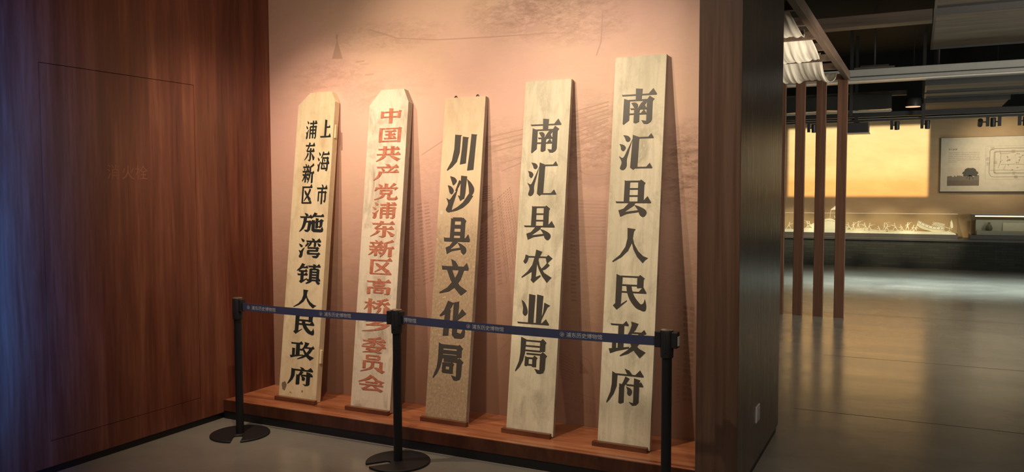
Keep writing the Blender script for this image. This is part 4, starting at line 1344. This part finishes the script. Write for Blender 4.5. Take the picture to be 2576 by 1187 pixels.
# the stranded boat
bt = empty('model_boat', (0.28, 20.02, 0.7455 + terrain_h(0.28, 20.02)), 'white model of a stranded wooden boat at the right end of the diorama', 'model boat', rot=(0, math.radians(14), 0))
hb = MB()
st = []
for i in range(15):
    t = i / 14
    x = -0.27 + 0.54 * t
    hw = 0.085 * (1 - abs(2 * t - 1) ** 3.5) ** 0.6 * 0.75 + 0.022 + 0.02 * t
    zt = 0.115 + 0.055 * (2 * t - 1) ** 2 + 0.012 * (1 - t)
    zb = 0.012 + 0.055 * abs(2 * t - 1) ** 3
    st.append([(x, -hw, zt), (x, -hw * 0.96, zt * 0.62 + zb * 0.38), (x, -hw * 0.55, zb), (x, hw * 0.55, zb), (x, hw * 0.96, zt * 0.62 + zb * 0.38), (x, hw, zt)])
for s in st:
    hb.v += s
for i in range(14):
    for k in range(5):
        hb.f.append((6 * i + k, 6 * i + k + 1, 6 * i + 7 + k, 6 * i + 6 + k))
    hb.f.append((6 * i + 5, 6 * i, 6 * i + 6, 6 * i + 11))
hb.f += [tuple(range(5, -1, -1)), tuple(84 + k for k in range(6))]
hull = hb.build('hull', M['plaster'], bt)
rb = MB()
for dz in (0.0, -0.045):
    rb.tube([(s[0][0], s[0][1] - 0.003, s[0][2] + dz + (0.0 if dz == 0 else 0.002)) for s in st], 0.004, 6)
rb.build('rubbing_strake', M['plaster'], hull)
for k in range(6):
    s = st[2 + 2 * k]
    MB().box(s[0][0] - 0.008, s[0][1] - 0.005, s[0][2] - 0.03, s[0][0] + 0.008, s[0][1] + 0.004, s[0][2] - 0.012).build('oar_port', M['print_mid'], hull)
cb_ = MB()
for k in range(7):
    a = 0.02 + k * 0.03
    cb_.tube([(a, -0.07, 0.14), (a + 0.03, -0.055, 0.20), (a + 0.05, 0, 0.225), (a + 0.03, 0.055, 0.20), (a, 0.07, 0.14)], 0.005, 6)
for yy, zz in ((-0.055, 0.20), (0, 0.225), (0.055, 0.20), (-0.065, 0.17)):
    cb_.tube([(0.02, yy, zz), (0.26, yy, zz)], 0.005, 6)
cb_.build('cabin_frame', M['plaster'], bt)
ld = MB()
for yy in (-0.05, 0.0):
    ld.tube([(0.24, yy, 0.13), (0.33, yy, 0.045)], 0.005, 6)
for k in range(5):
    t = (k + .5) / 5
    ld.tube([(0.24 + 0.09 * t, -0.05, 0.13 - 0.085 * t), (0.24 + 0.09 * t, 0, 0.13 - 0.085 * t)], 0.004, 6)
ld.build('ladder', M['plaster'], bt)
MB().tube([(0.25, 0.02, 0.17), (0.34, 0.0, 0.165), (0.42, -0.02, 0.155)], 0.006, 8).build('steering_oar', M['plaster'], bt)
sl = empty('model_sail', (0.68, 19.98, 0.7455 + terrain_h(0.68, 19.98) - 0.004), 'white model banner on a leaning pole right of the stranded boat', 'model banner')
MB().tube([(-0.02, 0, 0), (0.0, 0, 0.09), (0.025, 0, 0.26)], 0.005, 8).build('pole', M['plaster'], sl)
MB().prism([(0.005, 0.215), (0.03, 0.262), (0.055, 0.17), (0.06, 0.10), (0.035, 0.075), (0.018, 0.09)], -0.004, 0.004, 'y').build('banner', M['plaster'], sl, bevel=0.002)
MB().tube([(-0.06, 0, 0.004), (-0.02, -0.02, 0.02), (0.03, 0.01, 0.012)], 0.008, 8).build('rock_pile', M['plaster'], sl)

# second case with a bronze vessel and a caption panel
r2 = glass_case(1.065, 3.2, 19.76, 20.42, 0.655, 0.745, 1.185, 'glass case with a lit strip, bronze vessel and caption panel at the right')
local(MB().box(1.18, 20.20, 0.7455, 3.19, 20.40, 1.06).build('back_lining', M['case_back']), r2)
local(MB().box(1.19, 19.98, 0.7455, 3.19, 20.199, 0.83).build('step', M['case_back']), r2)
local(MB().box(1.075, 19.775, 1.172, 3.19, 20.40, 1.1845).build('top_frame', M['case_frame']), r2)
local(MB().box(1.068, 19.757, 0.745, 1.082, 19.772, 1.184).build('corner_frame', M['case_frame']), r2)
local(MB().box(1.15, 19.92, 1.135, 3.19, 19.99, 1.158).build('led_strip', M['led']), r2)['label'] = 'glowing strip light'
vs_ = MB().lathe([(0.042, 0), (0.062, 0.02), (0.066, 0.06), (0.05, 0.11), (0.024, 0.14), (0.022, 0.165), (0.03, 0.178)], 24).build('bronze_vessel', M['bottle'], smooth=True)
vs_.location = (1.42, 20.09, 0.8302)
tag(vs_, 'small dark bronze vessel standing in the lit glass case', 'vessel')
cp = empty('caption_panel', (1.95, 20.19, 0.8302), 'pale blank looking caption panel standing in the lit glass case', 'caption panel')
local(MB().box(1.68, 20.168, 0.8302, 2.5, 20.186, 1.005).build('panel_sheet', M['panel_white'], bevel=0.002), cp)
local(MB().tube([(1.98, 20.166, 0.965), (1.98, 20.162, 0.965)], 0.008, 10).build('pin', M['plastic_white']), cp)

# ================================================================== info board on the far wall
ib = empty('info_board', (1.9, 20.47, 1.64), 'large pale info board with a tree photograph and a line map on the far wall', 'information board')
X0, X1, Z0, Z1, YF = 0.473, 3.4, 1.643, 2.863, 20.44
local(MB().box(X0 + 0.008, YF, Z0 + 0.03, X1, 20.462, Z1 - 0.008).build('sheet', M['panel_white']), ib)
fr = MB()
fr.box(X0, YF - 0.006, Z0, X1, 20.499, Z0 + 0.0295)
fr.box(X0, YF - 0.003, Z0 + 0.0296, X0 + 0.0075, 20.499, Z1)
fr.box(X0 + 0.0076, YF - 0.003, Z1 - 0.0075, X1, 20.499, Z1)
local(fr.build('frame', M['panel_edge']), ib)
yp = YF - 0.001


def flat(name, polys_, mat, y=yp):
    mb = MB()
    for p in polys_:
        mb.prism(p, y - 0.0006, y, 'y')
    return local(mb.build(name, mat), ib)


def strip(a, b, w):
    a, b = Vector(a), Vector(b)
    n = Vector((-(b - a).y, (b - a).x)).normalized() * w / 2
    return [tuple(a + n), tuple(b + n), tuple(b - n), tuple(a - n)]


def rect(x0, z0, x1, z1):
    return [(x0, z0), (x1, z0), (x1, z1), (x0, z1)]


rr = random.Random(5)
# photograph
px0, px1, pz0, pz1 = 0.614, 1.231, 1.798, 2.205
ph = flat('photo_print', [rect(px0, pz0, px1, pz1)], M['photo_sky'])
def rag(x0, x1, zb, zt, amp, n, seed):
    q = random.Random(seed)
    return [(x0, zb), *[(x0 + (x1 - x0) * i / n, zt + amp * q.uniform(-1, 1)) for i in range(n + 1)], (x1, zb)]
flat('photo_ground', [rect(px0, pz0, px1, pz0 + 0.125)], M['photo_ground'], yp - 0.0007)
flat('photo_bushes', [rag(px0, px1, pz0 + 0.118, pz0 + 0.215, 0.022, 30, 3)], M['photo_bush'], yp - 0.0014)
crown = [(1.06 + (0.145 + 0.012 * math.sin(9 * a) + 0.008 * math.sin(23 * a)) * math.cos(a), 2.055 + 0.135 * max(math.sin(a), -0.35) * (1 + 0.06 * math.sin(7 * a))) for a in [2 * math.pi * i / 60 for i in range(60)]]
flat('photo_tree', [crown, strip((1.05, 2.03), (1.05, 1.93), 0.02), strip((1.07, 2.03), (1.12, 1.94), 0.014), strip((1.03, 2.03), (0.99, 1.95), 0.012)], M['photo_tree'], yp - 0.0021)
# heading and text lines, too small to read
hd = []
for k in range(5):
    x = 0.635 + k * 0.034
    for _ in range(3):
        z = 2.585 + rr.uniform(0.0, 0.03)
        a_ = rr.uniform(0, 0.008)
        hd.append(strip((x + a_, z), (x + 0.028 - rr.uniform(0, 0.006), z + rr.uniform(-0.004, 0.004)), 0.004))
    for _ in range(2):
        xx = x + rr.uniform(0.004, 0.024)
        hd.append(strip((xx, 2.58 + rr.uniform(0, 0.012)), (xx + rr.uniform(-0.008, 0.008), 2.618 - rr.uniform(0, 0.01)), 0.0045))
flat('heading_marks', hd, M['print_dark'])
tx = []
for r_ in range(6):
    x, z = 0.63, 2.525 - r_ * 0.04
    xe = 1.235 if r_ < 5 else 0.8
    while x < xe:
        w_ = rr.uniform(0.02, 0.10)
        tx.append(rect(x, z - 0.007, min(x + w_, xe), z + 0.007))
        x += w_ + rr.uniform(0.004, 0.014)
flat('text_lines', tx, M['print_pale'])
# map
mx0, mx1, mz0, mz1 = 1.345, 3.05, 1.935, 2.65
ml = [strip((mx0, mz0), (mx1, mz0), .006), strip((mx0, mz1), (mx1, mz1), .006), strip((mx0, mz0), (mx0, mz1), .006), strip((mx1, mz0), (mx1, mz1), .006)]
flat('map_border', ml, M['print_pale'])


def rr_path(x0, z0, x1, z1, r, wob, seed):
    q = random.Random(seed)
    pts = []
    for cx_, cz_, a0 in ((x1 - r, z1 - r, 0), (x0 + r, z1 - r, 90), (x0 + r, z0 + r, 180), (x1 - r, z0 + r, 270)):
        for k in range(5):
            a = math.radians(a0 + 22.5 * k)
            pts.append((cx_ + r * math.cos(a) + q.uniform(-wob, wob), cz_ + r * math.sin(a) + q.uniform(-wob, wob)))
    return pts + pts[:1]


moat = rr_path(1.42, 1.985, 2.98, 2.60, 0.09, 0.006, 1)
flat('map_moat', [strip(a, b, .011) for a, b in zip(moat, moat[1:])], M['print_mid'])
wall_ = rr_path(1.51, 2.065, 2.88, 2.53, 0.02, 0.0, 1)
flat('map_city_wall', [strip(a, b, .034) for a, b in zip(wall_, wall_[1:])], M['print_pale'])
ln = []
for pth in ([(1.60, 2.57), (1.63, 2.45), (1.62, 2.30), (1.58, 2.17)], [(1.43, 2.13), (1.7, 2.135), (1.9, 2.12), (2.2, 2.14), (2.5, 2.12), (2.9, 2.13)], [(1.63, 2.25), (1.9, 2.26), (2.1, 2.24), (2.4, 2.25)],
            [(1.95, 2.27), (2.0, 2.42), (2.05, 2.45), (2.15, 2.44), (2.14, 2.27)], [(1.60, 2.49), (1.75, 2.48), (1.8, 2.5)], [(1.68, 2.13), (1.72, 2.24)], [(2.3, 2.5), (2.32, 2.13)], [(2.6, 2.5), (2.58, 2.2)]):
    ln += [strip(a, b, .007) for a, b in zip(pth, pth[1:])]
for k in range(46):
    x, z = rr.uniform(1.6, 2.8), rr.uniform(2.12, 2.48)
    w_ = rr.uniform(0.015, 0.05)
    ln.append(rect(x, z, x + w_, z + 0.008))
    ln.append(rect(x + w_ * .3, z - 0.01, x + w_ * .3 + 0.006, z + 0.016))
for x, z in ((1.53, 2.30), (1.85, 2.53), (1.88, 2.065), (2.1, 2.065), (1.39, 2.38), (1.4, 2.27), (1.47, 2.6), (1.92, 1.985)):
    for k in range(4):
        ln.append(rect(x - 0.035 + rr.uniform(-.01, .01), z - 0.03 + 0.017 * k, x + 0.03 + rr.uniform(-.012, .012), z - 0.023 + 0.017 * k))
flat('map_lines', ln, M['print_mid'], yp - 0.0008)
